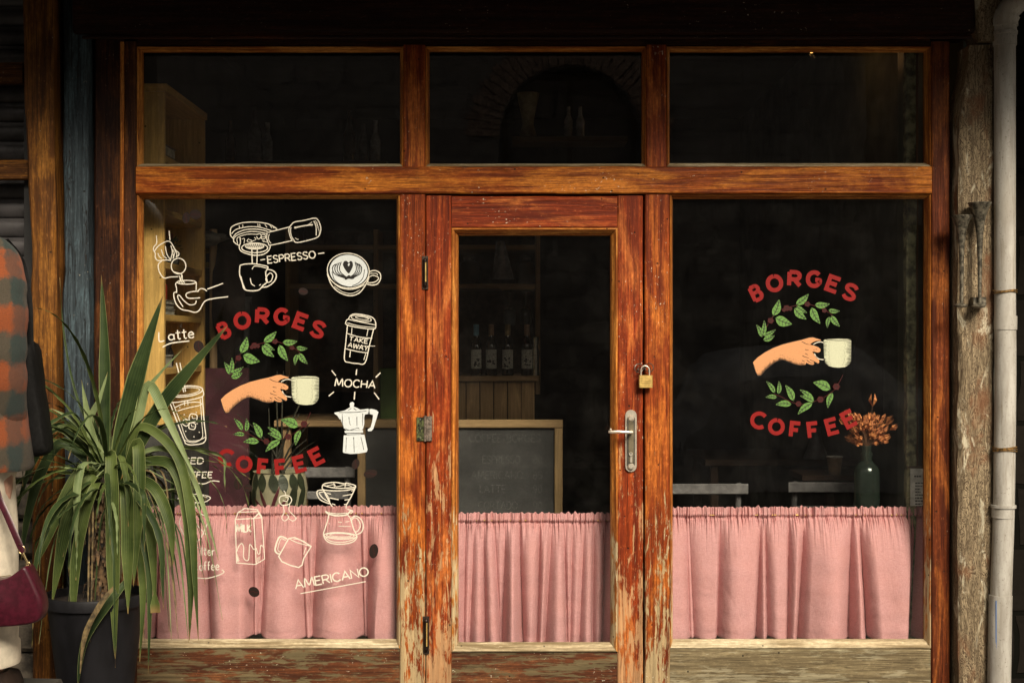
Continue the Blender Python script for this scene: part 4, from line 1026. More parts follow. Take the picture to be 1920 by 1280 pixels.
# --- coffee beans
for fr_, cx, cy, rx, ry, rot in (('C', 1638, 400, 30, 48, 8), ('C', 840, 672, 38, 32, 35), ('B', 1518, 675, 24, 36, 20), ('B', 1617, 738, 46, 28, -12), ('B', 735, 805, 30, 40, 10), ('B', 800, 835, 28, 26, 0),
                                 ('A', 388, 172, 26, 38, 5), ('A', 450, 150, 40, 32, 10), ('A', 1168, 662, 32, 24, 10), ('A', 472, 1030, 34, 42, -20)):
    d = Draw(fr_); d.fill(d.ell(cx, cy, rx, ry, rot, 16), BEAN())
    if ry > rx: d.line([(cx+2, cy-ry*.8), (cx-4, cy-ry*.2), (cx+4, cy+ry*.3), (cx, cy+ry*.8)], .9, mat=BERRY())
    else: d.line([(cx-rx*.8, cy+2), (cx-rx*.2, cy-4), (cx+rx*.3, cy+4), (cx+rx*.8, cy)], .9, mat=BERRY())
    d.build('bean_drawing', paneL)

# ================================================================ ACROSS THE STREET (seen only mirrored in the glass)
OY = -9.6     # its front face looks back at the shop
def wall_holes(x0, x1, z0, z1, holes, Y, depth, mat, parent, name='wall'):
    mb = MB(); out = [Vector((x0, z0, 0)), Vector((x1, z0, 0)), Vector((x1, z1, 0)), Vector((x0, z1, 0))]
    loops = [out]+[[Vector((a, b, 0)) for a, b in h] for h in holes]
    flat = [p for l_ in loops for p in l_]
    tr = mg.tessellate_polygon(loops)
    mb.add([(p.x, Y, p.y) for p in flat], [tuple(t) for t in tr])
    for l_ in loops[1:]:
        n = len(l_); mb.add([(p.x, Y, p.y) for p in l_]+[(p.x, Y-depth, p.y) for p in l_], [(i, (i+1) % n, (i+1) % n+n, i+n) for i in range(n)])
    mb.box(x0, x1, Y-depth-.3, Y-depth-.25, z0, z1)
    return mb.build(name, mat, parent, smooth=False)
def archloop(cx, z0, zs, r, n=16): return [(cx-r, z0), (cx+r, z0)]+[(cx+r*math.cos(math.pi*k/n), zs+r*math.sin(math.pi*k/n)) for k in range(n+1)]
opp = thing('stone_house', 'grey stone house across the street with a brick arched window, mirrored in the shop glass', 'house', (0, OY, -.12))
ax, az = .64, 3.55
rects = [[(-5.4, .2), (-3.6, .2), (-3.6, 2.6), (-5.4, 2.6)], [(-2.7, .1), (-1.7, .1), (-1.7, 2.3), (-2.7, 2.3)], [(4.4, 1.0), (6.0, 1.0), (6.0, 2.6), (4.4, 2.6)], [(-4.9, 3.2), (-3.9, 3.2), (-3.9, 4.7), (-4.9, 4.7)], [(3.9, 3.2), (5.1, 3.2), (5.1, 4.7), (3.9, 4.7)]]
STN = M_stone('house_stone', (.42, .39, .37), (.34, .315, .30), (.30, .28, .265), .55, .26, .9, .6)
wall_holes(-9, 9, -.1, 5.3, rects+[archloop(ax, 2.55, az, .78)], OY, .35, STN, opp)
mb = MB()
for k in range(36):
    a0 = math.pi*(k+.08)/36; a1 = math.pi*(k+.92)/36
    vs = [(ax+r*math.cos(a), OY+dy, az+r*math.sin(a)) for dy in (.05, -.05) for r in (.79, 1.12+.03*(k % 2)) for a in (a0, a1)]
    mb.add(vs, [(0, 1, 3, 2), (4, 6, 7, 5), (0, 4, 5, 1), (2, 3, 7, 6), (0, 2, 6, 4), (1, 5, 7, 3)])
mb.build('brick_arch', simple('old_brick', (.60, .44, .36), .85, namt=.4, bstr=.5), opp)
for r_ in rects+[[(ax-.75, 2.6), (ax+.75, 2.6), (ax+.75, 4.3), (ax-.75, 4.3)]]:
    x0, x1, z0, z1 = r_[0][0], r_[1][0], r_[0][1], r_[2][1]
    mb = MB()
    for a, b, c, e in ((x0, x0+.07, z0, z1), (x1-.07, x1, z0, z1), (x0+.07, x1-.07, z0, z0+.08), (x0+.07, x1-.07, z1-.08, z1), ((x0+x1)/2-.03, (x0+x1)/2+.03, z0+.08, z1-.08)): mb.box(a, b, OY-.28, OY-.22, c, e)
    mb.build('window', simple('old_frame', (.16, .12, .08), .7), opp)
mb = MB(); mb.plank(-9, 9, OY-.3, OY+.35, 5.3, 5.45, .03, .004, .3); mb.build('cornice', STN, opp)
# parked vehicle under a grey sheet and stacked blocks across the street
mb = MB()
pr = [(-1.0, 0), (-1.05, .55), (-.75, .8), (-.45, 1.28), (.9, 1.36), (1.35, 1.0), (1.9, .85), (2.05, .5), (2.05, 0)]
NY = 10
vs = []; fs = []
sp_ = smooth_pts(pr, 4)
for j in range(NY+1):
    t = j/NY; e = 1-.22*abs(2*t-1)**4
    for (a, b) in sp_:
        q = mn.noise(Vector((a*3, t*5, b*3)))*.04; vs.append((2.4+a*e+q, OY+.7+1.6*t, -.1+b*e+q))
m_ = len(sp_)
for j in range(NY):
    for i in range(m_-1): fs.append((j*m_+i, j*m_+i+1, (j+1)*m_+i+1, (j+1)*m_+i))
fs.append(tuple(range(m_))); fs.append(tuple(NY*m_+i for i in range(m_)))
mb.add(vs, fs)
tag(mb.build('covered_car', simple('grey_sheet', (.72, .72, .74), .6, nscale=4)), 'parked car under a grey sheet across the street, mirrored in the right window', 'car')
# neighbouring parts of the shop's own row
# right: passage beside the drainpipe, its shade put into near-black colours
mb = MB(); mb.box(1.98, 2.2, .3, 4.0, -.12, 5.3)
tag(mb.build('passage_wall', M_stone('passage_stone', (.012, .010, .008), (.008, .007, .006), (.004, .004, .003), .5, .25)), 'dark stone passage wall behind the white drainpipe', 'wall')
mb = MB(); mb.box(2.2, 5.5, .9, 1.1, -.12, 5.6)  # plain sheet, coloured black to stand for the shade of the recess
tag(mb.build('recess_backing', simple('recess_black', (.010, .008, .007), .7)), 'black backing sheet in place of the dark recess right of the drainpipe', 'boarding')

# left: corrugated shutter, bars, boards and rubble wall
sh = thing('roller_shutter', 'dark grey corrugated shutter behind the orange brown post', 'shutter', (X(0), .16, 0))
mb = MB(); vs = []; fs = []
x0, x1 = -4.4, X(60); n = 700; z0, z1 = Z(560, .16), 2.75
for k in range(n+1):
    z = z0+(z1-z0)*k/n; ph = (z/.074) % 1
    y = .16-.022*(math.sin(math.pi*ph)**.5 if ph < .8 else .1)+.0012*mn.noise(Vector((0, z*9, 3)))
    vs += [(x0, y, z), (x1, y, z)]
    if k: b = 2*k; fs.append((b-2, b-1, b+1, b))
mb.add(vs, fs); mb.build('slats', simple('grey_painted_steel', (.085, .080, .082), .42, .3, 8, .4, .1), sh)
mb = MB(); mb.box(X(36), X(63), .05, .10, Z(560), 2.75); mb.build('guide_rail', simple('black_steel', (.012, .012, .012), .5), sh)
for (a, b, c, e) in ((-30, 300, 52, 336), (-30, 118, 42, 156)):
    mb = MB(); mb.plank(X(-700), X(c), .0, .045, Z(e), Z(b), .004, .002, .05)
    tag(mb.build('nailed_board', W_brown('X')), 'rough brown board nailed across the grey shutter, ' + ('lower of the two' if b > 200 else 'upper of the two'), 'board', 'boards across the shutter')
mb = MB(); mb.box(-4.4, X(60), .10, .2, Z(860), Z(562))
tag(mb.build('boarding', simple('black_board', (.014, .012, .011), .7)), 'plain black panel under the corrugated shutter behind the person', 'boarding')
mb = MB(); rr = random.Random(4); z = -.12
while z < Z(855):
    h = rr.uniform(.09, .16); x = X(135)-rr.uniform(0, .1)
    while x > -4.4:
        w_ = rr.uniform(.12, .32); mb.plank(x-w_+.012, x, .06+rr.uniform(-.02, .02), .3, z+.006, min(z+h, Z(850))-.006, .018, .006, .04, 8, axis='X'); x -= w_
    z += h
mb.box(-4.4, X(135), .12, .28, -.12, Z(862))
tag(mb.build('rubble_wall', simple('rubble_stone', (.15, .125, .095), .9, 0, 14, .5, .7, .006)), 'low rubble stone wall behind the plant and the burgundy handbag', 'wall')

# ================================================================ INSIDE THE SHOP
def iw(name, a, col, lt=None): return wood('in_'+name, a, tuple(v*.78 for v in col), col, lt or tuple(min(1, v*1.25) for v in col), lightamt=.4, wbias=-.2, chips=0, bstr=.25, crack=.12, fa=.4)
PINE = lambda a: iw('pine', a, (.66, .41, .13))
INW = lambda a: iw('brown', a, (.58, .38, .20))
# --- pine shelf unit standing end-on to the left window
U0, U1 = .20, .84
xa, xb = X(225, U0), X(308, U0)
su = thing('shelf_unit', 'tall open pine shelf unit standing end-on behind the left window', 'shelves', (xb-.15, .5, 0))
def ipart(mb, name, mat, par, label=None, **k):
    o = mb.build(name, mat, par, **k)
    if label: o['label'] = label
    return o
zt, zb = Z(158, U0), Z(796, U0)
mb = MB(); mb.plank(xa, xb, U0, U0+.022, zb, zt-.03, .002, .0006, .05); ipart(mb, 'end_panel', PINE('Z'), su)
mb = MB(); mb.plank(xa, X(383, U1), U1, U1+.022, zb, zt-.03, .002, .0006, .05); ipart(mb, 'end_panel', PINE('Z'), su)
mb = MB(); mb.plank(xb-.33, xb-.31, U0+.022, U1, zb, zt, .002, 0, .1, axis='Z'); ipart(mb, 'back_panel', PINE('Z'), su)
mb = MB(); mb.plank(xb-.34, xb+.014, U0-.012, U1+.03, zt-.03, zt, .002, .0006, .05, axis='Y'); ipart(mb, 'top_board', PINE('Y'), su)
shz = [Z(v, U0) for v in (289, 389, 490, 589, 690, 792)]
for z in shz:
    mb = MB(); mb.plank(xb-.31, xb-.003, U0+.022, U1, z-.026, z, .002, .0005, .05, axis='Y'); ipart(mb, 'shelf', PINE('Y'), su)
# things on its shelves
def bookcol(c, n): return simple('book_'+n, c, .6)
k = 0
for (z, spec) in ((shz[0], [(.17, .045, (.20, .15, .09), 'tan', 'tan folder stack on the top shelf')]),
                  (shz[3], [(.16, .022, (.55, .52, .44), 'white', 'lower pale book lying under the red tin'), (.15, .018, (.06, .05, .05), 'black', 'thin black book lying between pale ones'), (.155, .016, (.5, .46, .38), 'cream', 'upper pale book directly under the red tin')]),
                  (shz[4], [(.12, .05, (.40, .38, .33), 'grey', 'stack of white cards on the lower pine shelf')])):
    zz = z
    for (l_, h, c, nm, lb) in spec:
        t = thing('book', lb, 'book', (xb-.09, U0+.03, zz))
        mb = MB(); mb.plank(xb-.15, xb-.004, U0+.03, U0+.03+l_, zz+.0005, zz+h*.12, .001, 0, .1, axis='Y'); mb.plank(xb-.15, xb-.004, U0+.03, U0+.03+l_, zz+h*.88, zz+h, .001, 0, .1, axis='Y'); mb.box(xb-.152, xb-.149, U0+.03, U0+.03+l_, zz+.0005, zz+h)
        mb.build('cover', bookcol(c, nm), t)
        mb = MB(); mb.box(xb-.148, xb-.008, U0+.034, U0+.026+l_, zz+h*.13, zz+h*.87); mb.build('pages', simple('paper_edge', (.5, .46, .36), .8), t, smooth=False)
        zz += h+.001
mb = MB(); mb.lathe((xb-.055, U0+.09, shz[3]+.059), [(.0, 0), (.042, .002), (.043, .05), (.041, .052), (.043, .055), (.040, .062), (0, .063)], 24)
tag(mb.build('red_tin', simple('red_tin', (.42, .05, .02), .35, nscale=25)), 'small red tin on the books of the pine shelf', 'tin')
mb = MB(); mb.lathe((xb-.06, U0+.10, shz[2]+.0005), [(0, 0), (.04, .002), (.048, .03), (.046, .085), (.034, .10), (.034, .112), (0, .113)], 24)
tag(mb.build('clay_jar', simple('dark_clay', (.05, .03, .02), .5)), 'dark jar on the shelf just above the red tin', 'jar')
def leafcluster(c, n, r, ln, mat_, seed, up=.6):
    rr = random.Random(seed); mb = MB()
    for i in range(n):
        a = rr.random()*6.28; e = rr.uniform(-.1, 1.3)*up; d_ = Vector((math.cos(a)*math.cos(e), math.sin(a)*math.cos(e), math.sin(e)))
        p = Vector(c)+d_*r*rr.uniform(.2, 1); sd_ = d_.cross(Vector((0, 0, 1))).normalized()*ln*.3
        if sd_.length < 1e-4: sd_ = Vector((ln*.3, 0, 0))
        mb.add([p, p+d_*ln*.5+sd_, p+d_*ln, p+d_*ln*.5-sd_+Vector((0, 0, .003))], [(0, 1, 2, 3)])
    return mb
t = thing('small_pot_plant', 'little pot plant with pink flowers on the pine shelf beneath the beans', 'pot plant', (xb-.04, U0+.10, shz[1]-.0))
zz = shz[2]
t2 = None
mb = MB(); mb.lathe((xb-.05, U0+.30, shz[2]+.0005), [(0, 0), (.03, .002), (.038, .05), (.034, .05), (0, .045)], 20); mb.build('pot', simple('pale_pot', (.35, .33, .28), .6), t)
mb = leafcluster((xb-.05, U0+.30, shz[2]+.07), 70, .04, .022, None, 3, 1.0); mb.build('foliage', simple('herb_green', (.10, .14, .05), .6), t, smooth=False)
mb = leafcluster((xb-.05, U0+.30, shz[2]+.10), 26, .03, .014, None, 5, 1.0); mb.build('flowers', simple('dull_pink', (.32, .10, .09), .6), t, smooth=False)
mb = MB()
mb.tube([Vector((xb-.03, U0+.06, shz[4]+.02)), Vector((xb-.02, U0+.14, shz[4]+.10)), Vector((xb-.02, U0+.20, shz[4]+.13))], [.012, .016, .010], 10)
mb.lathe((xb-.05, U0+.22, shz[4]+.001), [(0, 0), (.03, .001), (.032, .05), (.025, .07), (.012, .10), (.014, .11), (0, .112)], 18)
tag(mb.build('dark_bottle', simple('dark_glazed', (.025, .02, .018), .15)), 'squat dark bottle with a leaning tube on the lower pine shelf', 'bottle')
# low cabinet below the shelf unit
mb = MB(); mb.plank(xa-.1, xb+.02, U0-.02, U1+.04, .0, zb-.002, .004, .001, .1, axis='Z')
tag(mb.build('low_cabinet', simple('grey_stone_paint', (.09, .085, .08), .8, nscale=6, namt=.5)), 'grey painted low cabinet carrying the pine shelf unit', 'cabinet')
# white cloth bag and yellow box seen at the right of the shelf
mb = MB(); vs = []; fs = []; nn = 20; Yq = 1.0
def lump(c, rx, ry, rz, seed, amp=.25, seg=22, rings=14):
    mb = MB(); vs = []; fs = []
    for i in range(rings+1):
        th = math.pi*i/rings
        for k in range(seg):
            a = 2*math.pi*k/seg; d_ = Vector((math.sin(th)*math.cos(a), math.sin(th)*math.sin(a), math.cos(th)))
            r = 1+amp*mn.noise(d_*1.7+Vector((seed, 0, 0)))+amp*.3*mn.noise(d_*5+Vector((seed, 0, 0)))
            vs.append((c[0]+d_.x*rx*r, c[1]+d_.y*ry*r, c[2]+d_.z*rz*r))
    for i in range(rings):
        for k in range(seg): fs.append((i*seg+k, i*seg+(k+1) % seg, (i+1)*seg+(k+1) % seg, (i+1)*seg+k))
    mb.add(vs, fs); return mb
cb_ = thing('coat_stand', 'dark coat stand with a limp grey hat behind the pine shelves', 'coat stand', (X(395, 1.05), 1.05, 0))
mb = MB(); mb.tube([P(400, 430, 1.05), Vector((X(400, 1.05), 1.05, .02))], .018, 10); mb.lathe((X(400, 1.05), 1.05, 0), [(.18, 0), (.18, .02), (.02, .04)], 20); mb.build('pole', INW('Z'), cb_)
mb = lump(P(385, 447, 1.0), .085, .07, .030, 4, .4); tag(mb.build('grey_hat', simple('grey_felt', (.22, .20, .17), .9)), 'limp grey felt hat left of the espresso handle drawing', 'hat')
mb = lump(P(428, 560, 1.05), .075, .08, .26, 8, .25); tag(mb.build('hanging_coat', simple('coat_cloth', (.035, .022, .018), .9)), 'dark brown coat hanging beside the pine shelves', 'coat')
mb = MB(); mb.plank(X(384, 1.1), X(405, 1.1), 1.08, 1.14, Z(502, 1.1), Z(466, 1.1), .002, .0005, .02, axis='Z'); mb.mi = 1; mb.box(X(388, 1.1), X(400, 1.1), 1.0785, 1.081, Z(492, 1.1), Z(476, 1.1))
tag(mb.build('yellow_box', [simple('yellow_card', (.30, .20, .02), .6), simple('black_card', (.02, .02, .02), .6)]), 'yellow and black box at the far edge of the pine shelves', 'box')
# burgundy screen
mb = MB(); mb.plank(X(330, .95), X(466, .95), .95, .98, .0, Z(690, .95), .006, .001, .1, axis='Z')
tag(mb.build('burgundy_screen', simple('burgundy_cloth', (.10, .022, .036), .85, nscale=5, namt=.35)), 'burgundy cloth screen standing behind the iced drink drawing', 'screen')
mb = MB()
for px in (418, 441, 457): mb.plank(X(px, 1.3), X(px+9, 1.3), 1.3, 1.33, .0, Z(560, 1.3), .003, .0005, .1, axis='Z')
mb.plank(X(410, 1.3), X(470, 1.3), 1.3, 1.335, Z(570, 1.3), Z(556, 1.3), .003, .0005, .1, axis='X')
tag(mb.build('slatted_rack', simple('grey_metal_paint', (.10, .10, .10), .6)), 'grey slatted rack standing upright behind the red letter B', 'rack')

# --- painted planter with a bare plant
pc = P(524, 948, .34); pc.z = Z(948, .34)-.10
pt_ = thing('painted_planter', 'cream planter painted with dark green and burgundy leaves, behind the curtain', 'planter', (pc.x, pc.y, pc.z-.35))
mb = MB(); zb_ = pc.z
prof = [(.0, 0), (.075, 0), (.095, .05), (.108, .11), (.112, .17), (.105, .215), (.100, .235), (.106, .24), (.098, .236), (.085, .20), (0, .195)]
mb.lathe((pc.x, pc.y, zb_), prof, 36); mb.build('pot', simple('cream_glaze', (.40, .37, .24), .45, nscale=12, namt=.15), pt_)
def on_pot(a, z):   # point just outside the pot wall
    for (r0, z0), (r1, z1) in zip(prof, prof[1:]):
        if z0 <= z <= z1: r = r0+(r1-r0)*(z-z0)/(max(z1-z0, 1e-6)); break
    else: r = .1
    r += .0035
    return Vector((pc.x+r*math.sin(a), pc.y-r*math.cos(a), zb_+z))
mb = MB()
def potleaf(a0, z0, a1, z1, w, n=8):
    vs = []; 
    for k in range(n+1):
        t = k/n; ww = w*math.sin(math.pi*min(1, t*.9+.08))**.8; da, dz = a1-a0, z1-z0; L = math.hypot(da*.1, dz); nx, nz = -dz/L, da*.1/L
        a, z = a0+da*t, z0+dz*t
        vs += [on_pot(a+nx*ww/.1, z+nz*ww), on_pot(a-nx*ww/.1, z-nz*ww)]
    mb.add(vs, [(2*k, 2*k+1, 2*k+3, 2*k+2) for k in range(n)])
for a in (-.9, -.55, -.1, .25, .65, 1.0): potleaf(a, .235, a+.12, .165, .018)
for a, b in ((.55, .75), (-1.05, -.8), (.95, 1.2)): potleaf(a, .08, b, .20, .016)
mb.mi = 1
for a, b, z in ((-.25, -.55, .175), (-.15, .18, .19), (-.35, -.85, .14), (.0, .45, .14), (-.9, -1.2, .13)): potleaf(a, .085, b, z, .0065)
mb.build('leaf_pattern', [simple('dark_green_glaze', (.035, .045, .022), .4), simple('burgundy_glaze', (.12, .02, .03), .4)], pt_, smooth=False)
mb = MB(); mb.plank(pc.x-.2, pc.x+.2, pc.y-.14, pc.y+.2, zb_-.03, zb_-.001, .003, .001, .1, axis='X')
for dx in (-.17, .17):
    for dy in (-.11, .17): mb.plank(pc.x+dx-.02, pc.x+dx+.02, pc.y+dy-.02, pc.y+dy+.02, 0, zb_-.03, .003, 0, .1, axis='Z')
tag(mb.build('plant_stand', INW('X')), 'brown wooden stand under the painted planter', 'stand')
mb = MB(); rr = random.Random(9)
for k in range(11):
    a = rr.uniform(-1.2, 1.2); h = rr.uniform(.2, .46); b = Vector((pc.x+rr.uniform(-.04, .04), pc.y+rr.uniform(-.03, .03), zb_+.2))
    pts = [b+Vector((math.sin(a)*h*.7*t**1.4, rr.uniform(-.02, .02), h*t*(1-.25*abs(a)*t))) for t in (0, .25, .5, .75, 1)]
    mb.tube(pts, [.005, .0045, .004, .003, .0015], 7)
mb.build('stems', simple('dark_stem', (.03, .028, .015), .7), pt_)

# --- back shelves seen through door and left window
bs = thing('back_shelves', 'brown wooden back shelves seen through the door glass', 'shelves', (X(870, 2.6), 2.75, 0))
Y1, Y2 = 2.6, 2.9
for py in (459, 532):
    mb = MB(); mb.plank(X(540, Y1), X(1003, Y1), Y1, Y2, Z(py+9, Y1), Z(py, Y1), .003, .001, .1); mb.build('shelf', INW('X'), bs)
for px in (535, 700, 1004):
    mb = MB(); mb.plank(X(px, Y1), X(px+9, Y1), Y1-.003, Y2, 1.0, Z(430, Y1), .003, .001, .1, axis='Z'); mb.build('upright', INW('Z'), bs)
mb = MB(); mb.plank(X(530, Y1), X(1010, Y1), Y2, Y2+.02, 1.0, Z(425, Y1), .003, 0, .3, axis='X'); mb.build('back_board', simple('dark_board', (.11, .07, .05), .8), bs)
ct = thing('bar_counter', 'brown wooden bar counter behind the door glass', 'counter', (X(800, 1.9), 2.1, 0))
mb = MB()
for k in range(9):
    a = X(770, 1.9)+(X(1003, 1.9)-X(770, 1.9))*k/9; mb.plank(a+.002, a+(X(1003, 1.9)-X(770, 1.9))/9-.002, 1.9, 1.93, .0, Z(716, 1.9), .004, .001, .1, axis='Z')
mb.build('front_boards', INW('Z'), ct)
mb = MB(); mb.plank(X(740, 1.9), X(1008, 1.9), 1.87, 2.4, Z(714, 1.9), Z(704, 1.9), .004, .001, .1); mb.build('counter_top', INW('X'), ct)
zc_ = Z(704, 1.95)
LBL = simple('paper_label', (.80, .77, .68), .8, nscale=300, namt=.5)
bgroup = 'row of bottles on the bar counter'
bl = [(893, 'leftmost counter bottle with a pale blue neck', (.20, .42, .55)), (921, 'second counter bottle from the left with a tan neck', (.40, .25, .14)), (952, 'third counter bottle from the left with an ochre neck', (.48, .33, .12)), (988, 'rightmost counter bottle, beside the bright lit jug', (.38, .22, .12))]
for (px, lb, nc) in bl:
    Yb = 1.97; x = X(px, Yb); z = zc_+.001
    t = thing('bottle', lb, 'bottle', (x, Yb, z), bgroup)
    mb = MB(); mb.lathe((x, Yb, z), [(0, 0), (.030, 0), (.032, .01), (.032, .145), (.029, .165), (.015, .195), (.0135, .225)], 22); mb.build('glass_body', simple('dark_bottle_glass', (.03, .018, .012), .1), t)
    mb = MB(); mb.lathe((x, Yb, z), [(.0145, .195), (.0142, .262), (.0135, .266), (0, .267)], 18); mb.build('neck_wrap', simple('wrap%d' % px, nc, .5), t)
    mb = MB(); n = 12; vs = []
    for k in range(n+1):
        a = -1.05+2.1*k/n; vs += [(x+.0328*math.sin(a), Yb-.0328*math.cos(a), z+.035), (x+.0328*math.sin(a), Yb-.0328*math.cos(a), z+.135)]
    mb.add(vs, [(2*k, 2*k+2, 2*k+3, 2*k+1) for k in range(n)])
    mb.mi = 1
    rr = random.Random(px)
    for q in range(9):
        a = rr.uniform(-.6, .6); h = rr.uniform(.045, .09); r = .005
        mb.add([(x+.0333*math.sin(a+u), Yb-.0333*math.cos(a+u), z+h+v) for u, v in ((-.15, -.004), (.15, -.004), (.15, .004), (-.15, .004))], [(0, 1, 2, 3)])
    for q in range(3): mb.add([(x+.0333*math.sin(a), Yb-.0333*math.cos(a), z+.112+q*.007+v) for a, v in ((-.6, 0), (.6, 0), (.6, .002), (-.6, .002))], [(0, 1, 2, 3)])
    mb.build('label', [LBL, simple('label_ink', (.08, .07, .07), .7)], t, smooth=False)
mb = MB(); mb.lathe((X(1004, 1.97), 1.97, zc_+.001), [(0, 0), (.02, 0), (.021, .12), (.014, .15), (.019, .2), (.018, .2), (0, .14)], 18)
tag(mb.build('steel_jug', simple('bright_steel', (.75, .72, .6), .15, .9)), 'narrow bright steel jug right of the counter bottles', 'jug')
# hanging stem glasses
GL = M_bottle('stem_glass', (.8, .85, .85))
rk = MB(); rk.plank(X(940, 2.2), X(1000, 2.2), 2.16, 2.3, Z(543, 2.2), Z(536, 2.2), .002, 0, .1); tag(rk.build('glass_rack', INW('X')), 'small wooden rack from which two wine glasses hang', 'rack')
for px, lb in ((955, 'left wine glass hanging upside down over the counter bottles'), (986, 'right wine glass hanging upside down over the counter bottles')):
    mb = MB(); mb.lathe(P(px, 544, 2.2), [(.032, -.001), (.030, -.004), (.005, -.010), (.004, -.08), (.012, -.088), (.032, -.11), (.036, -.14), (.030, -.19), (.0285, -.19), (.034, -.14), (.030, -.112), (0, -.095)], 24)
    tag(mb.build('wine_glass', GL), lb, 'wine glass', 'hanging wine glasses')
# white cloth on the shelf
mb = MB(); vs = []; n = 16; m_ = 10
for j in range(n+1):
    for i in range(m_+1):
        t = j/n; u = i/m_; px = 922+8*(1-t)+(u*(16+26*t)) ; vs.append(P(px, 452+72*t, 2.55)+Vector((0, .012*math.sin(u*9+t*2), 0)))
mb = MB(); mb.add(vs, [(j*(m_+1)+i, j*(m_+1)+i+1, (j+1)*(m_+1)+i+1, (j+1)*(m_+1)+i) for j in range(n) for i in range(m_)])
o = mb.build('white_towel', simple('towel', (.55, .55, .6), .9), None, angle=180); o.modifiers.new('t', 'SOLIDIFY').thickness = .003
tag(o, 'white towel hanging from the back shelf behind the door glass', 'towel')
for (px, py, Yq, nm, lb) in ((880, 523, 2.66, 'dark_kettle', 'dark kettle on the back shelf left of the white towel'), (985, 523, 2.66, 'brown_crock', 'brown crock on the back shelf right of the white towel'),
                             (590, 450, 2.66, 'storage_jar', 'dark storage jar on the upper back shelf behind the portafilter drawing'), (650, 524, 2.66, 'storage_jar', 'dark storage jar on the lower back shelf beside the latte drawing')):
    mb = MB(); mb.lathe(P(px, py+8.6, Yq), [(0, 0), (.06, 0), (.07, .06), (.05, .12), (.03, .13), (.035, .15), (0, .16)], 20)
    tag(mb.build(nm, simple(nm, (.06, .035, .025), .4)), lb, nm.split('_')[1])

# --- chalkboard
Yc = .62
cbd = thing('chalkboard', 'large framed chalkboard menu standing behind the door glass', 'chalkboard', (X(900, Yc), Yc, 0))
cx0, cx1, cz1 = X(670, Yc), X(1055, Yc), Z(787, Yc)
mb = MB(); mb.plank(cx0, cx1, Yc, Yc+.03, cz1-.034, cz1, .003, .001, .05, axis='X'); mb.build('frame', iw('slim', 'X', (.30, .20, .10)), cbd)
for a in (cx0, cx1-.034):
    mb = MB(); mb.plank(a, a+.034, Yc+.001, Yc+.03, .05, cz1-.0345, .003, .001, .05, axis='Z'); mb.build('frame', iw('slim', 'Z', (.30, .20, .10)), cbd)
mb = MB(); mb.box(cx0+.033, cx1-.033, Yc+.018, Yc+.026, .05, cz1-.033); mb.build('board', simple('slate', (.045, .044, .043), .85, nscale=5, namt=.3), cbd, smooth=False)
CH = M_paint('chalk', (.12, .12, .115), .5)
mbk = GY; GY_ = GY
class Chalk(Draw):
    def y(s): s.off += 1; return Yc+.0178-.00004*s.off
for txt, a, b, c in (('COFFEE BORGES', 880, 828, 1013), ('ESPRESSO', 905, 868, 975), ('AMERICANO', 884, 897, 980), ('LATTE', 900, 923, 948), ('CORTADO', 897, 954, 970)):
    d = Chalk('P'); d.text(txt, a, b, c, b, 14, 1.2, mat=CH)
    d.build('chalk_writing', cbd)
    pr_ = {868: '80', 897: '85', 923: '90', 954: '90'}.get(b)
    if pr_: d = Chalk('P'); d.text(pr_, 1000, b, 1016, b, 13, 1.1, mat=CH); d.build('chalk_price', cbd)

# --- tables and folding chairs
def table(px, py, Y, w_, dp_, label, mat_):
    z = Z(py, Y); x = X(px, Y); t = thing('table', label, 'table', (x, Y, 0))
    mb = MB(); mb.plank(x-w_/2, x+w_/2, Y, Y+dp_, z-.03, z, .004, .001, .1, axis='X'); mb.build('tabletop', mat_('X'), t)
    for dx in (-w_/2+.05, w_/2-.05):
        for dy in (.05, dp_-.05):
            mb = MB(); mb.plank(x+dx-.02, x+dx+.02, Y+dy-.02, Y+dy+.02, 0, z-.031, .003, 0, .2, axis='Z'); mb.build('leg', mat_('Z'), t)
    return t
table(640, 788, 1.15, .62, .6, 'brown plank table behind the moka pot drawing', INW)
table(1500, 862, 1.7, .95, .7, 'dark table in the right half of the shop, carrying cup and carafe', lambda a: iw('dark', a, (.05, .03, .02)))
mb = MB(); mb.plank(X(712, 1.3), X(752, 1.3), 1.3, 1.45, Z(788, 1.3)+.001, Z(690, 1.3), .006, .002, .03, axis='Z')
tag(mb.build('green_canister', simple('green_enamel', (.075, .14, .02), .5, nscale=6)), 'green canister on the plank table beside the moka pot drawing', 'canister')
GREY = simple('pale_chair_paint', (.20, .19, .19), .6)
def chair(px, py, Y, w_, label):
    x = X(px, Y); z = Z(py, Y); t = thing('folding_chair', label, 'chair', (x, Y, 0), 'pale folding chairs inside the shop')
    mb = MB(); mb.plank(x-w_/2, x+w_/2, Y, Y+.018, z-.045, z, .004, .0008, .03, axis='X'); mb.plank(x-w_/2+.03, x+w_/2-.03, Y, Y+.018, z-.14, z-.105, .004, .0008, .03, axis='X'); mb.build('backrest', GREY, t)
    mb = MB(); mb.plank(x-w_/2+.02, x+w_/2-.02, Y+.02, Y+.36, .43, .45, .004, .001, .1, axis='X'); mb.build('seat', GREY, t)
    for s in (-1, 1):
        mb = MB(); mb.tube([(x+s*(w_/2-.035), Y+.02, z-.002), (x+s*(w_/2-.035), Y+.1, .45), (x+s*(w_/2-.035), Y+.34, .0)], .013, 8); mb.build('leg', GREY, t)
        mb = MB(); mb.tube([(x+s*(w_/2-.06), Y+.34, .44), (x+s*(w_/2-.06), Y+.0, .0)], .012, 8); mb.build('leg', GREY, t)
chair(1316, 907, .75, .40, 'folding chair at the left end behind the right window curtain')
chair(1560, 904, .85, .38, 'folding chair just left of the green glass bottle')
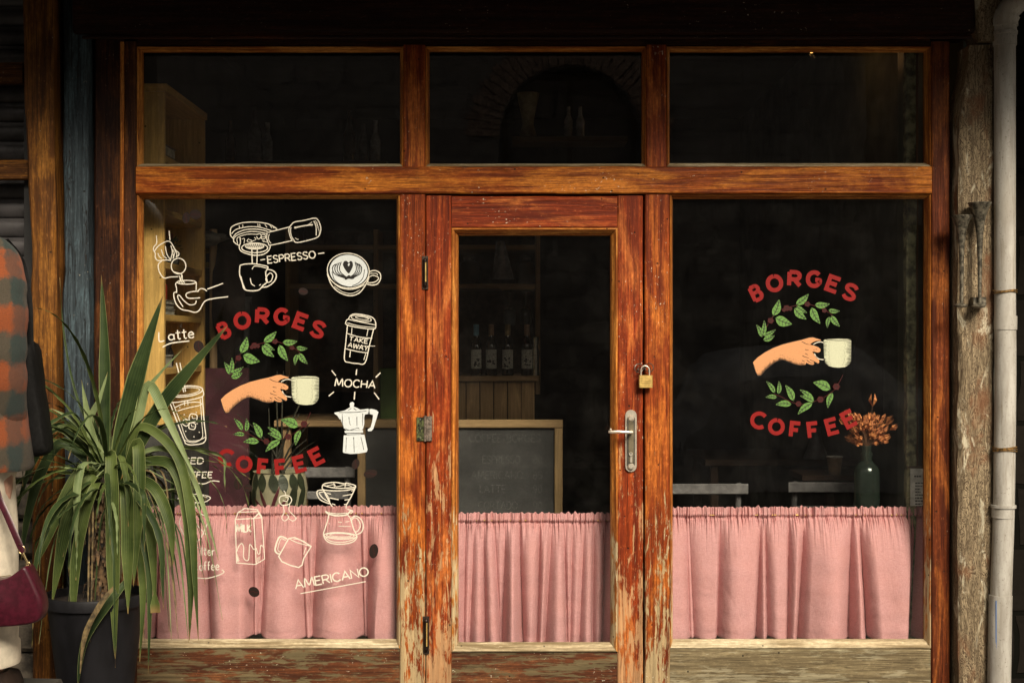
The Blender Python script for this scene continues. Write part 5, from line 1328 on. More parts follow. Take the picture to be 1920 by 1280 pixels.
chair(600, 876, .80, .30, 'folding chair right of the painted planter')
chair(735, 858, .95, .28, 'folding chair half hidden by the door mullion')
# cup, carafe
zt_ = Z(862, 1.7)
t = thing('paper_cup', 'brown paper cup with a white rim on the dark table', 'cup', (X(1564, 1.0), 1.0, Z(889, 1.0)))
mb = MB(); mb.plank(X(1500, 1.0), X(1640, 1.0), .95, 1.25, Z(889, 1.0)-.025, Z(889, 1.0)-.0005, .003, .001, .1)
mb.plank(X(1565, 1.0)-.02, X(1565, 1.0)+.02, 1.08, 1.12, .0, Z(889, 1.0)-.025, .003, 0, .2, axis='Z')
tag(mb.build('side_table', iw('dark', 'X', (.05, .03, .02))), 'small dark side table under the paper cup', 'table')
mb = MB(); mb.lathe(P(1565, 889, 1.0), [(0, 0), (.026, 0), (.0345, .078), (.033, .078), (.026, .006), (0, .005)], 28); mb.build('cup_body', simple('kraft', (.22, .14, .08), .7), t)
mb = MB(); mb.tube([P(1565, 889, 1.0)+Vector((.0350*math.cos(a), .0350*math.sin(a), .080)) for a in [2*math.pi*k/28 for k in range(28)]], .0026, 8, True); mb.build('rim', simple('cup_white', (.7, .68, .62), .6), t)
mb = MB(); mb.lathe(P(1530, 862, 1.8), [(0, 0), (.062, 0), (.064, .01), (.03, .10), (.024, .16), (.026, .17), (.0, .17)], 24)
tag(mb.build('grey_vase', simple('grey_ceramic', (.16, .16, .17), .35)), 'slim grey vase on the dark table left of the paper cup', 'vase')

# --- green glass bottle with dried flowers, on a ledge behind the right curtain
Yb = .27
bz = Z(1010, Yb)
gb = thing('green_glass_bottle', 'green glass bottle holding dried orange flowers behind the right window', 'bottle', (X(1625, Yb), Yb, bz))
c_ = P(1625, 1010, Yb); c_.z = bz; q = S*(D+Yb)/D; H = (1010-835)*q
wd = 24*q
prof = [(0, .0), (wd*.9, 0), (wd, .01), (wd*1.0, H*.70), (wd*.93, H*.76), (wd*.62, H*.81), (10.5*q, H*.835), (10*q, H*.88), (11.3*q, H*.90), (11.3*q, H*.925), (9*q, H*.93), (9*q, H*.975), (10*q, H*.985), (9.5*q, H)]
inner = [(max(r-.0028, 0), max(z, .006)) for r, z in prof[2:]][::-1]+[(0, .006)]
mb = MB(); mb.lathe(c_, prof+inner, 40); mb.build('glass_body', M_bottle('green_glass', (.30, .42, .34)), gb)
mb = MB(); mb.plank(X(1560, .2), X(1752, .2), .215, .34, bz-.025, bz-.0005, .003, .001, .1)
tag(mb.build('window_ledge', INW('X')), 'brown ledge behind the right curtain under the green bottle', 'ledge')
fl = thing('dried_flowers', 'bunch of dried rust orange flowers in the green glass bottle', 'flowers', tuple(P(1628, 832, Yb)))
rr = random.Random(21)
mb = MB(); mh = MB()
tips = [(1638, 752, 1), (1672, 792, 1), (1659, 786, .8), (1592, 780, .9), (1578, 790, .9), (1603, 786, .8), (1668, 800, .7)]+[(rr.uniform(1596, 1656), rr.uniform(782, 832), rr.uniform(.5, .85)) for _ in range(74)]
for (px, py, s_) in tips:
    tip = P(px, py, Yb)+Vector((0, rr.uniform(-.05, .05), 0)); b = P(1626+rr.uniform(-2, 2), 838, Yb)
    mid = b.lerp(tip, .5)+Vector((0, rr.uniform(-.01, .01), .006))
    mb.tube([b+Vector((0, 0, -.07)), b, mid, tip], .0009, 5)
    dr = (tip-mid).normalized(); sd_ = dr.cross(Vector((0, 1, 0))).normalized()
    L = .046*s_
    for k in range(6):      # papery bracts
        an = 2*math.pi*k/6+rr.random(); ax_ = (sd_*math.cos(an)+dr.cross(sd_)*math.sin(an))
        st_ = tip-dr*L*.5; op = rr.uniform(.2, .5)
        mh.add([st_, st_+dr*L*.55+ax_*L*(op)+dr.cross(ax_)*L*.15, st_+dr*L*1.15+ax_*L*op*.6, st_+dr*L*.55+ax_*L*op-dr.cross(ax_)*L*.15], [(0, 1, 2, 3)])
mb.build('stems', simple('dry_stem', (.16, .07, .03), .8), fl)
mh.build('flower_heads', simple('dry_orange', (.72, .28, .09), .75, 0, 60, .5, col2=(.28, .08, .03)), fl, smooth=False)
# paper notice
mb = MB(); Yn = .172
x0, x1, z0, z1 = X(1707, Yn), X(1737, Yn), Z(946, Yn), Z(878, Yn)
nt_ = thing('paper_notice', 'printed white paper notice in the bottom right corner of the right window', 'notice', (x0, Yn, z0))
mb = MB(); mb.box(x0, x1, Yn, Yn+.0015, z0-.004, z1); mb.build('sheet', simple('notice_paper', (.78, .79, .74), .7), nt_, smooth=False)
mb = MB(); rr = random.Random(2)
def inkline(pa, pb, py, h): mb.box(X(pa, Yn), X(pb, Yn), Yn-.0006, Yn, Z(py+h, Yn), Z(py, Yn))
for k, (py, pa, pb, h) in enumerate([(891, 1714, 1728, 3), (891, 1731, 1737, 3)]+[(904+k*5.6, 1716, 1716+rr.uniform(9, 19), 2.2) for k in range(8)]):
    x = pa
    while x < pb:
        w_ = rr.uniform(2, 4.5); inkline(x, min(x+w_, pb), py, h); x += w_+1
mb.build('printed_lines', simple('print_ink', (.06, .06, .06), .7), nt_, smooth=False)
mb = MB(); mb.plank(x0-.012, x1+.004, Yn-.001, Yn+.012, z1+.002, z1+.009, .001, 0, .05); mb.build('clip', simple('clip_brown', (.08, .05, .03), .6), nt_)
# reveal at the right end of the right window: mossy plaster edge, green board, brown strip
mb = wavy_post([(60, 1726), (1300, 1728)], [(60, 1745), (1300, 1746)], .178, .22, rough=.004, bev=.004)
tag(mb.build('plaster_edge', simple('mossy_plaster', (.30, .29, .17), .9, 0, 30, .5, .8, .004)), 'rough mossy plaster edge just inside the right jamb', 'plaster edge')
mb = MB(); mb.plank(X(1712, .2), X(1726, .2), .225, .27, 0, 2.7, .003, .001, .1, axis='Z'); tag(mb.build('inner_strip', iw('rust', 'Z', (.17, .08, .035))), 'brown upright strip beside the mossy plaster edge', 'strip')
mb = MB(); mb.plank(X(1688, .32), X(1712, .32), .26, .36, 0, 2.7, .003, .001, .1, axis='Z'); tag(mb.build('inner_board', iw('green', 'Z', (.085, .095, .065))), 'grey green upright board inside the right window', 'board')
# lit bulb
bp_ = P(1522, 95, 1.4)
lm = thing('pendant_lamp', 'small lit amber bulb hanging near the top of the right window', 'lamp', tuple(bp_))
mb = MB(); mb.lathe(bp_, [(0, -.012), (.008, -.010), (.012, -.002), (.011, .006), (.006, .014)], 16)
me_, t_ = newmat('bulb_glow'); g_ = G(t_); em = g_.n('Emission'); em.inputs[0].default_value = (1, .42, .10, 1); em.inputs[1].default_value = 5; oo = g_.n('OutputMaterial'); g_.l(em.outputs[0], oo.inputs[0])
mb.build('bulb', me_, lm)
mb = MB(); mb.lathe(bp_, [(.006, .014), (.014, .018), (.04, .05), (.041, .05), (.013, .022), (.012, .06), (0, .06)], 20); mb.tube([bp_+Vector((0, 0, .06)), Vector((bp_.x, bp_.y, 3.0))], .003, 6)
mb.build('lamp_cap', simple('black_cap', (.02, .015, .012), .4), lm)
pl = bpy.data.lights.new('bulb_light', 'POINT'); pl.energy = .35; pl.color = (1, .5, .18); pl.shadow_soft_size = .02
po = bpy.data.objects.new('bulb_light', pl); link(po); po.location = bp_+Vector((0, -.02, -.03))
# cream lampshade on a ledge behind the door transom
Yl = 1.5
mb = MB(); mb.plank(X(960, Yl), X(1175, Yl), Yl-.05, Yl+.15, Z(268, Yl), Z(258, Yl), .004, .001, .1); tag(mb.build('high_ledge', iw('shade', 'X', (.09, .06, .035))), 'high brown ledge behind the pane over the door', 'ledge')
b_ = P(990, 258, Yl+.03)
mb = MB(); mb.lathe(b_, [(0, 0), (.045, 0), (.04, .02), (.028, .06), (.03, .09), (.036, .12), (.056, .215), (.054, .215), (.034, .12), (0, .1)], 28)
tag(mb.build('cream_vase', simple('cream_ceramic', (.22, .18, .10), .5)), 'cream flared vase on the high ledge over the door', 'vase')
for px, lb in ((1066, 'left pale bottle on the high ledge over the door'), (1088, 'right pale bottle on the high ledge over the door')):
    mb = MB(); mb.lathe(P(px, 258, Yl+.03), [(0, 0), (.022, 0), (.023, .08), (.01, .11), (.009, .15), (0, .152)], 18); tag(mb.build('bottle', simple('pale_bottle', (.30, .30, .30), .2)), lb, 'bottle', 'bottles on the high ledges')
mb = MB(); mb.plank(X(420, 2.0), X(725, 2.0), 2.0, 2.2, Z(310, 2.0), Z(302, 2.0), .004, .001, .1); tag(mb.build('high_ledge', iw('shade', 'X', (.09, .06, .035))), 'high brown ledge behind the left transom pane', 'ledge')
rr = random.Random(8)
for n_, px in enumerate((432, 478, 502, 655, 682, 704)):
    h = rr.uniform(.8, 1.25)
    mb = MB(); mb.lathe(P(px, 302, 2.08), [(0, 0), (.03*h, 0), (.031*h, .12*h), (.012, .17*h), (.011, .23*h), (.014, .235*h), (0, .24*h)], 18)
    tag(mb.build('bottle', simple(('brown_glaze', 'smoky_glass', 'pale_bottle')[n_ % 3], ((.05, .03, .02), (.09, .085, .09), (.3, .3, .3))[n_ % 3], .12)), 'bottle on the high ledge, left transom pane, %s of six from the left' % ('first', 'second', 'third', 'fourth', 'fifth', 'last')[n_], 'bottle', 'bottles on the high ledges')
# dark jackets hanging by the right side wall
mb = lump(P(1640, 700, 1.3), .11, .06, .26, 12, .2); mb.mi = 1
jk = mb.build('hanging_jacket', [simple('black_cloth', (.02, .018, .018), .9)], None)
tag(jk, 'dark jacket hanging above the dried flowers', 'jacket')

# ================================================================ POTTED STRAP-LEAF PLANT ON THE PAVEMENT
PYL = -.36
pot_c = P(180, 1110, PYL); zr = pot_c.z; q = S*(D+PYL)/D
pp_ = thing('potted_plant', 'large strap-leaved plant with drooping leaves in a dark plastic pot', 'potted plant', (pot_c.x, PYL, 0))
mb = MB(); rt = 93*q
mb.lathe((pot_c.x, PYL, 0), [(0, 0), (rt*.66, 0), (rt*.68, .02), (rt*.93, zr-.045), (rt*.94, zr-.04), (rt*1.0, zr-.038), (rt*1.02, zr-.006), (rt*1.0, zr), (rt*.95, zr), (rt*.92, zr-.03), (0, zr-.03)], 48)
mb.build('pot', simple('dark_plastic', (.007, .007, .009), .6, 0, 18, .5, .25, .002, col2=(.003, .003, .004), stretch=(1, 1, .4), spec=.25), pp_)
mb = MB(); mb.lathe((pot_c.x, PYL, zr-.028), [(rt*.92, 0), (rt*.5, .006), (0, .008)], 30); mb.build('soil', simple('soil', (.03, .02, .014), .95, 0, 40, .5, .9, .008), pp_)
# trunk of old leaf bases
mb = MB(); base = Vector((P(190, 1100, PYL).x, PYL, zr-.03)); top = P(196, 890, PYL)
rr = random.Random(31)
mb.tube([base, base.lerp(top, .5), top], [.034, .036, .030], 14)
for k in range(150):
    t = rr.uniform(.05, .98); a = rr.uniform(0, 6.28); c = base.lerp(top, t); o_ = Vector((math.cos(a), math.sin(a), 0))
    s_ = Vector((-o_.y, o_.x, 0))*rr.uniform(.006, .010); p0 = c+o_*.032
    L = rr.uniform(.02, .055); p1 = p0+o_*L*.6+Vector((0, 0, L*.25)); p2 = p1+o_*L*.15+Vector((0, 0, -L*.7))
    mb.add([p0-s_, p0+s_, p1+s_*.8, p1-s_*.8, p2+s_*.3, p2-s_*.3], [(0, 1, 2, 3), (3, 2, 4, 5)])
mb.build('trunk', simple('old_leaf_bases', (.17, .10, .045), .8, 0, 50, .6, .5, .003), pp_)
def M_leaf(name, c1, c2):
    m, t = newmat(name); g = G(t)
    uv = g.n('UVMap'); sp = g.n('SeparateXYZ'); g.l(uv.outputs[0], sp.inputs[0])
    st = g.n('Math', operation='SINE'); g.l(g.math('MULTIPLY', sp.outputs[0], 44.0), st.inputs[0])
    nz = g.noise(g.pos((1, 1, 1)), 6, 4, .6); fn = g.noise(g.pos((1, 1, 1)), 60, 4, .6)
    c = g.mix(g.step(nz, .35, .65), c1, c2)
    c = g.mix(g.math('MULTIPLY', g.step(st.outputs[0], -.6, 1), .28), c, tuple(min(1, v*1.7) for v in c2))
    ed = g.math('ABSOLUTE', g.math('SUBTRACT', sp.outputs[0], .5))
    c = g.mix(g.math('MULTIPLY', g.step(ed, .43, .5), .5), c, (.36, .40, .16))
    tip = g.step(sp.outputs[1], .93, 1.0)
    c = g.mix(g.math('MULTIPLY', tip, .75), c, (.24, .15, .06))
    br = g.math('MULTIPLY', g.step(fn, .66, .76), .4); c = g.mix(br, c, (.20, .17, .07))
    p = g.out(c, .55, st.outputs[0], .12, .001, spec=.18)
    tl = g.n('BsdfTranslucent'); g.l(c, tl.inputs[0]); mx = g.n('MixShader'); mx.inputs[0].default_value = .18
    o = [n for n in t.nodes if n.type == 'OUTPUT_MATERIAL'][0]
    g.l(p.outputs[0], mx.inputs[1]); g.l(tl.outputs[0], mx.inputs[2]); g.l(mx.outputs[0], o.inputs[0]); return m
LV = [M_leaf('leaf_green', (.022, .038, .009), (.072, .098, .026)), M_leaf('leaf_dark', (.010, .021, .007), (.032, .052, .016)), M_leaf('leaf_light', (.10, .14, .055), (.19, .24, .11)), simple('leaf_dead', (.17, .12, .05), .8, 0, 30, .5)]
LVS = []; LFS = []; LMI = []; LUV = []
def strap(pts, w, mi, cut=False, twist=0, fold=.22, side=None):
    """leaf ribbon with a V keel along 3-D points; w = full width in metres"""
    pts = [Vector(p) for p in smooth_pts([tuple(p) for p in pts], 6)]; n = len(pts); b = len(LVS)
    L = [0]
    for a, c in zip(pts, pts[1:]): L.append(L[-1]+(c-a).length)
    for i, p in enumerate(pts):
        t = L[i]/L[-1]; tg = (pts[min(i+1, n-1)]-pts[max(i-1, 0)]).normalized()
        s = side.copy() if side is not None else tg.cross(Vector((0, -1, .3)))
        if s.length < .05: s = Vector((1, 0, 0))
        s = (s-tg*s.dot(tg)).normalized(); nn = s.cross(tg).normalized()
        if nn.y > 0 and side is None: nn = -nn
        if twist: 
            an = twist*t; s, nn = s*math.cos(an)+nn*math.sin(an), nn*math.cos(an)-s*math.sin(an)
        ww = w*.5*(min(1, .62+t*1.6) if t < .25 else 1)*(1 if cut and t > .9 else min(1, (1-t)*2.3+.0)**.8 if t > .45 else 1)
        ww = max(ww, .0006); k = fold*ww
        wv = .0015*math.sin(i*1.1+w*900)
        for (u, h) in ((-1, k+wv), (-.5, k*.25), (0, -k*.5), (.5, k*.25), (1, k-wv)):
            LVS.append(p+s*ww*u+nn*h); LUV.append((u*.5+.5, t))
    for i in range(n-1):
        for j in range(4): LFS.append((b+i*5+j, b+i*5+j+1, b+i*5+5+j+1, b+i*5+5+j)); LMI.append(mi)
def px3(pts): return [P(a, b, c) for a, b, c in pts]
y0 = PYL
EXP = [
 ([(214, 910, 0), (236, 790, -.03), (262, 690, -.06), (305, 556, -.08)], 34, 1), ([(232, 890, 0), (290, 780, -.06), (350, 700, -.10), (426, 611, -.12)], 27, 1),
 ([(196, 900, 0), (197, 760, .02), (196, 640, .03), (190, 515, .04)], 21, 1), ([(184, 900, 0), (168, 800, -.03), (153, 712, -.05)], 14, 2), ([(205, 890, 0), (170, 800, -.02), (188, 745, -.04), (202, 697, -.05)], 13, 2),
 ([(232, 880, 0), (258, 790, -.04), (279, 722, -.06), (312, 780, -.09), (345, 850, -.11), (372, 905, -.13)], 18, 2), ([(236, 880, -.01), (262, 800, -.05), (330, 850, -.10), (358, 960, -.12), (366, 1090, -.13), (372, 1200, -.13)], 17, 0),
 ([(205, 860, -.03), (209, 858, -.10), (211, 950, -.13), (214, 1100, -.14), (216, 1235, -.14)], 25, 0), ([(225, 900, -.02), (238, 930, -.11), (240, 1040, -.13), (240, 1150, -.13)], 24, 0),
 ([(238, 880, -.02), (258, 830, -.07), (262, 900, -.10), (258, 990, -.11), (250, 1100, -.12)], 22, 0), ([(180, 890, -.02), (150, 885, -.07), (110, 960, -.10), (75, 1040, -.11), (55, 1075, -.11)], 22, 0),
 ([(184, 900, -.02), (172, 895, -.08), (130, 970, -.11), (110, 1060, -.12), (97, 1135, -.12)], 24, 0), ([(190, 905, -.03), (178, 912, -.10), (158, 970, -.13), (142, 1060, -.13), (136, 1195, -.13)], 20, 0),
 ([(240, 890, -.02), (290, 915, -.07), (318, 980, -.10), (325, 1060, -.10)], 20, 0), ([(245, 870, -.02), (320, 870, -.08), (352, 960, -.10), (358, 1080, -.10), (355, 1200, -.10)], 21, 0),
 ([(240, 860, .0), (300, 840, -.05), (350, 870, -.09), (385, 960, -.10), (410, 1050, -.10)], 10, 2), ([(235, 885, 0), (270, 940, -.06), (285, 1020, -.08), (292, 1148, -.08)], 17, 0, True),
 ([(250, 850, 0), (260, 980, -.04), (280, 1080, -.07), (278, 1262, -.08)], 12, 1), ([(225, 905, 0), (250, 980, -.05), (268, 1100, -.06), (262, 1240, -.06)], 13, 0),
 ([(180, 880, 0), (120, 830, -.03), (80, 880, -.05), (52, 970, -.06), (40, 1050, -.06)], 20, 1), ([(190, 870, .02), (110, 800, .05), (60, 870, .08), (30, 960, .08)], 18, 1),
 ([(200, 850, 0), (140, 790, -.02), (95, 765, -.03)], 9, 2), ([(200, 860, 0), (130, 800, -.05), (80, 815, -.08)], 10, 0), ([(215, 870, 0), (255, 760, -.02), (300, 700, -.03), (342, 655, -.04)], 9, 2),
 ([(210, 880, .0), (150, 760, .0), (122, 640, .02), (112, 520, .03)], 4, 1), ([(215, 1100, -.20), (190, 1130, -.21), (160, 1190, -.21), (150, 1262, -.2)], 10, 3), ([(245, 1080, -.1), (205, 1130, -.16), (160, 1200, -.17), (145, 1290, -.17)], 15, 1)]
for e in EXP:
    strap([P(a, b, y0+c) for a, b, c in e[0]], e[1]*q*1.02, e[2], cut=len(e) > 3, fold=.25)
rr = random.Random(77); crown = P(200, 880, PYL)
for k in range(100):
    az_ = rr.uniform(0, 2*math.pi); el = R(rr.uniform(5, 80)) if k > 40 else R(rr.uniform(-15, 25)); L = rr.uniform(.34, .78)
    if math.sin(az_) > .35 and L > .5: L *= .7
    h = rr.uniform(-.12, .04); p = crown+Vector((0, 0, h)); pts = [p.copy()]; e = el; n = 9; g_ = rr.uniform(.16, .42)*(1.25 if k <= 40 else 1); kink = rr.randint(2, 6) if rr.random() < .35 else -1
    daz = rr.uniform(-.05, .05)
    for i in range(n):
        d_ = Vector((math.cos(az_)*math.cos(e), math.sin(az_)*math.cos(e), math.sin(e))); p = p+d_*L/n; 
        if p.y > -.06: p.y = -.06-rr.uniform(0, .02)
        pts.append(p.copy()); e -= g_*(.35+.95*i/n); az_ += daz
        if i == kink: e -= rr.uniform(.7, 1.3)
        e = max(e, R(-88))
    mi = rr.choices((0, 1, 2, 3), (4.5, 6, 1.2, .8))[0]
    sd_ = Vector((-math.sin(az_), math.cos(az_), rr.uniform(-.25, .25)))
    strap(pts, rr.uniform(.007, .027), mi, twist=rr.uniform(-.7, .7), fold=rr.uniform(.1, .4), side=sd_)
for k in range(30):   # thin frayed strips
    px = rr.choice((rr.uniform(290, 420), rr.uniform(60, 330))); 
    a = P(rr.uniform(225, 300) if px > 250 else rr.uniform(150, 230), rr.uniform(850, 960), PYL-.05); b = P(px, rr.uniform(1020, 1215), PYL-rr.uniform(.04, .16))
    m_ = a.lerp(b, .45)+Vector(((b.x-a.x)*.22, 0, .09)); strap([a, m_, b], rr.uniform(.003, .007), rr.choice((1, 1, 2, 3)), fold=.1)
me = bpy.data.meshes.new('leaves'); off = WL[pp_.name]
me.from_pydata([v-off for v in LVS], [], LFS)
for m in LV: me.materials.append(m)
me.polygons.foreach_set('material_index', LMI)
ul = me.uv_layers.new(name='UVMap')
for pl_ in me.polygons:
    for li in pl_.loop_indices: ul.data[li].uv = LUV[me.loops[li].vertex_index]
me.shade_smooth(); lo = bpy.data.objects.new('leaves', me); link(lo); lo.parent = pp_

# ================================================================ PERSON AT THE LEFT EDGE (only a shoulder, arm and trouser leg are in the frame)
HY = -.95; qp = S*(D+HY)/D; ZG = .20
px_c = X(-84, HY)
person = thing('person', 'person in an orange and teal checked wool jacket and cream trousers at the left edge', 'person', (px_c, HY, ZG))
def M_plaid():
    m, t = newmat('checked_wool'); g = G(t)
    ge = g.n('NewGeometry'); wob = g.noise(g.pos((1, 1, 1), False), 9, 8, .72)
    sp = g.n('SeparateXYZ'); g.l(ge.outputs['Position'], sp.inputs[0])
    wz = g.math('ADD', sp.outputs[2], g.math('MULTIPLY', g.math('SUBTRACT', wob, .5), .13)); wx = g.math('ADD', g.math('ADD', sp.outputs[0], g.math('MULTIPLY', sp.outputs[1], .8)), g.math('MULTIPLY', g.math('SUBTRACT', wob, .5), .11))
    s1 = g.n('Math', operation='SINE'); g.l(g.math('MULTIPLY', wz, 2*math.pi/.165), s1.inputs[0])
    s2 = g.n('Math', operation='SINE'); g.l(g.math('ADD', g.math('MULTIPLY', wx, 2*math.pi/.14), 1.0), s2.inputs[0])
    f1 = g.step(s1.outputs[0], -.45, .45); f2 = g.step(s2.outputs[0], -.5, .3)
    fz = g.noise(g.pos((1, 1, 1), False), 260, 4, .7)
    base = g.mix(f2, (.025, .036, .033), (.055, .047, .034))
    c = g.mix(g.math('MULTIPLY', f1, g.math('ADD', g.math('MULTIPLY', f2, .55), .42)), base, (.19, .050, .017))
    c = g.mix(g.math('MULTIPLY', g.step(fz, .4, .7), .3), c, (.05, .035, .03))
    g.out(c, .95, g.math('ADD', fz, g.math('MULTIPLY', wob, 2)), .6, .004, spec=.1, **{'Sheen Weight': .06}); return m
def rings(mb, rs, seg=30, cap=True):
    """rs: (cx, cy, cz, rx, ry)"""
    vs = []; fs = []
    for i, (cx, cy, cz, rx, ry) in enumerate(rs):
        for k in range(seg):
            a = 2*math.pi*k/seg; v = Vector((cx+rx*math.cos(a), cy+ry*math.sin(a), cz)); nn = mn.noise(v*9)*.006+mn.noise(Vector((v.x*16, v.y*16, v.z*5)))*.004
            vs.append(v+Vector((math.cos(a), math.sin(a), 0))*nn)
    for i in range(len(rs)-1):
        for k in range(seg): fs.append((i*seg+k, i*seg+(k+1) % seg, (i+1)*seg+(k+1) % seg, (i+1)*seg+k))
    if cap: fs.append(tuple(range(seg))); fs.append(tuple((len(rs)-1)*seg+k for k in range(seg)))
    mb.add(vs, fs)
def zp(py): return Z(py, HY)
def skin_obj(name, vr, edges, mat, parent, sub=2):
    me = bpy.data.meshes.new(name); off = WL[parent.name]
    me.from_pydata([Vector(v[:3])-off for v in vr], edges, []); o = bpy.data.objects.new(name, me); link(o)
    bm = bmesh.new(); bm.from_mesh(me); ly = bm.verts.layers.skin.verify(); bm.verts.ensure_lookup_table()
    for v, d_ in zip(bm.verts, vr): v[ly].radius = (d_[3], d_[4] if len(d_) > 4 else d_[3])
    bm.verts[0][ly].use_root = True; bm.to_mesh(me); bm.free()
    sk = o.modifiers.new('skin', 'SKIN'); sk.use_smooth_shade = True; sb = o.modifiers.new('sub', 'SUBSURF'); sb.levels = sub; sb.render_levels = sub
    dg = bpy.context.evaluated_depsgraph_get(); me2 = bpy.data.meshes.new_from_object(o.evaluated_get(dg)); o.modifiers.clear(); o.data = me2
    me2.materials.clear(); me2.materials.append(mat); me2.shade_smooth(); o.parent = parent; return o
cxp = px_c; sk_ = simple('skin', (.48, .27, .19), .55)
zhip, zsh = .92+ZG, zp(462)-.02
V = [(cxp, HY, zhip, .15, .10), (cxp, HY, zhip+.25, .13, .10), (cxp, HY, zsh-.06, .16, .10), (cxp, HY, zsh+.06, .055, .055), (cxp, HY+.01, zsh+.13, .055, .06), (cxp, HY+.02, zsh+.20, .075, .09), (cxp, HY+.02, zsh+.28, .07, .085),
     (cxp, HY+.115, zsh+.19, .012, .012)]
E = [(0, 1), (1, 2), (2, 3), (3, 4), (4, 5), (5, 6), (5, 7)]
for s in (-1, 1):
    b = len(V); V += [(cxp+s*.12, HY, zsh-.05, .045, .045), (cxp+s*.165, HY-.06, zsh-.28, .034, .034), (cxp+s*.145, HY-.01, zsh-.48, .024, .024), (cxp+s*.13, HY+.04, zsh-.54, .026, .014), (cxp+s*.125, HY+.05, zsh-.60, .014, .010),
                     (cxp+s*.10, HY, zhip-.08, .09, .09), (cxp+s*.11, HY, .50+ZG, .055, .055), (cxp+s*.11, HY, .09+ZG, .035, .035), (cxp+s*.115, HY+.13, .03+ZG, .035, .025)]
    E += [(2, b), (b, b+1), (b+1, b+2), (b+2, b+3), (b+3, b+4), (0, b+5), (b+5, b+6), (b+6, b+7), (b+7, b+8)]
skin_obj('body', V, E, sk_, person)
mb = lump((cxp, HY-.005, zsh+.25), .105, .12, .125, 3, .12); mb.build('hair', simple('dark_hair', (.03, .02, .015), .6, 0, 90, .5, .4, stretch=(1, 1, .2)), person)
PL = M_plaid()
mb = MB(); hw = .240
def wpx(px, py): return X(px, HY)-cxp
prof = [(880, wpx(56, 0), .150), (872, wpx(60, 0), .158), (800, wpx(50, 0), .150), (700, wpx(40, 0), .142), (600, wpx(36, 0), .138), (520, wpx(34, 0), .135), (480, wpx(16, 0), .12), (462, wpx(-10, 0), .105), (442, wpx(-44, 0), .085), (428, wpx(-58, 0), .07)]
rings(mb, [(cxp, HY, zp(py), rx, ry) for py, rx, ry in prof], 44)
mb.build('jacket', PL, person, label if False else None) if False else mb.build('jacket', PL, person)
for s in (1, -1):
    pts = [(wpx(-26, 0), 458, .0, .040), (wpx(-8, 0), 478, -.01, .058), (wpx(8, 0), 515, -.03, .068), (wpx(19, 0), 570, -.055, .070), (wpx(22, 0), 640, -.065, .068), (wpx(21, 0), 700, -.06, .064), (wpx(16, 0), 760, -.03, .062), (wpx(8, 0), 810, .03, .056), (wpx(2, 0), 835, .08, .05)]
    mb = MB(); path = []; rad = []
    for (x, py, dy, r) in pts: path.append((cxp+s*x, HY+dy, zp(py), r))
    sm = smooth_pts(path, 5); vv = [Vector(p[:3])+Vector((mn.noise(Vector(p[:3])*12)*.006, 0, 0)) for p in sm]
    rr_ = [p[3]*(1+.06*mn.noise(Vector((p[2]*22, s, 0)))+.03*math.sin(p[2]*70)) for p in sm]
    mb.tube(vv, rr_, 26); mb.build('sleeve', PL, person)
TR = simple('cream_trousers', (.62, .56, .44), .85, 0, 12, .2, .6, .006)
for s in (1, -1):
    mb = MB(); cx_ = cxp+s*.118
    e = wpx(26, 0)-.118
    rings(mb, [(cx_, HY, zp(1243), .072 if s < 0 else wpx(33, 0)-.118, .10), (cx_, HY, zp(1238), wpx(34, 0)-.118, .105), (cx_, HY, zp(1205), wpx(34, 0)-.118, .105), (cx_, HY, zp(1200), wpx(31, 0)-.118, .098), (cx_, HY, zp(1150), wpx(30, 0)-.118, .098),
               (cx_, HY, zp(1050), wpx(29, 0)-.118, .105), (cx_, HY, zp(980), wpx(25, 0)-.118, .11), (cx_-s*.0, HY, zp(900), wpx(17, 0)-.118, .115), (cx_-s*.01, HY, zp(850), .10, .11)], 30)
    mb.build('trouser_leg', TR, person)
    mb = MB()
    vs = []; rings(mb, [(cx_, HY+.05, ZG+.0, .05, .14), (cx_, HY+.05, ZG+.03, .052, .142), (cx_, HY+.04, ZG+.07, .045, .12), (cx_, HY+.0, ZG+.10, .04, .06)], 20); mb.build('shoe', simple('dark_leather', (.03, .02, .016), .4), person)
# --- burgundy handbag
BY = HY-.13
def pb(px, py, dy=0): return P(px, py, BY+dy)
hb = thing('handbag', 'glossy burgundy leather handbag with a gold clasp beside the cream trousers', 'handbag', tuple(pb(20, 1168)))
out = [(84, 1118), (86, 1140), (80, 1158), (62, 1166), (20, 1171), (-40, 1173), (-90, 1166), (-112, 1150), (-108, 1125), (-92, 1082), (-80, 1066), (-40, 1082), (0, 1084), (24, 1078), (44, 1064), (54, 1058), (60, 1064), (74, 1094)]
sm = smooth_pts([pb(a, b) for a, b in [(x, y) for x, y in out]] and [tuple(pb(a, b)) for a, b in out], 3, True)
c0 = Vector(tuple(sum(p[i] for p in sm)/len(sm) for i in range(3)))
mb = MB(); vs = []; fs = []; m_ = len(sm); lay = [(-.036, .90), (-.034, .965), (-.024, .995), (0, 1.0), (.024, .995), (.034, .965), (.036, .90)]
for (dy, sc) in lay:
    for p in sm: v = c0+(Vector(p)-c0)*sc; vs.append((v.x, v.y+dy, v.z))
for i in range(len(lay)-1):
    for k in range(m_): fs.append((i*m_+k, i*m_+(k+1) % m_, (i+1)*m_+(k+1) % m_, (i+1)*m_+k))
fs.append(tuple(range(m_))); fs.append(tuple((len(lay)-1)*m_+k for k in range(m_)))
mb.add(vs, fs); mb.build('bag_body', simple('burgundy_leather', (.050, .0045, .012), .38, 0, 70, .25, .18, .001, spec=.3), hb, angle=60)
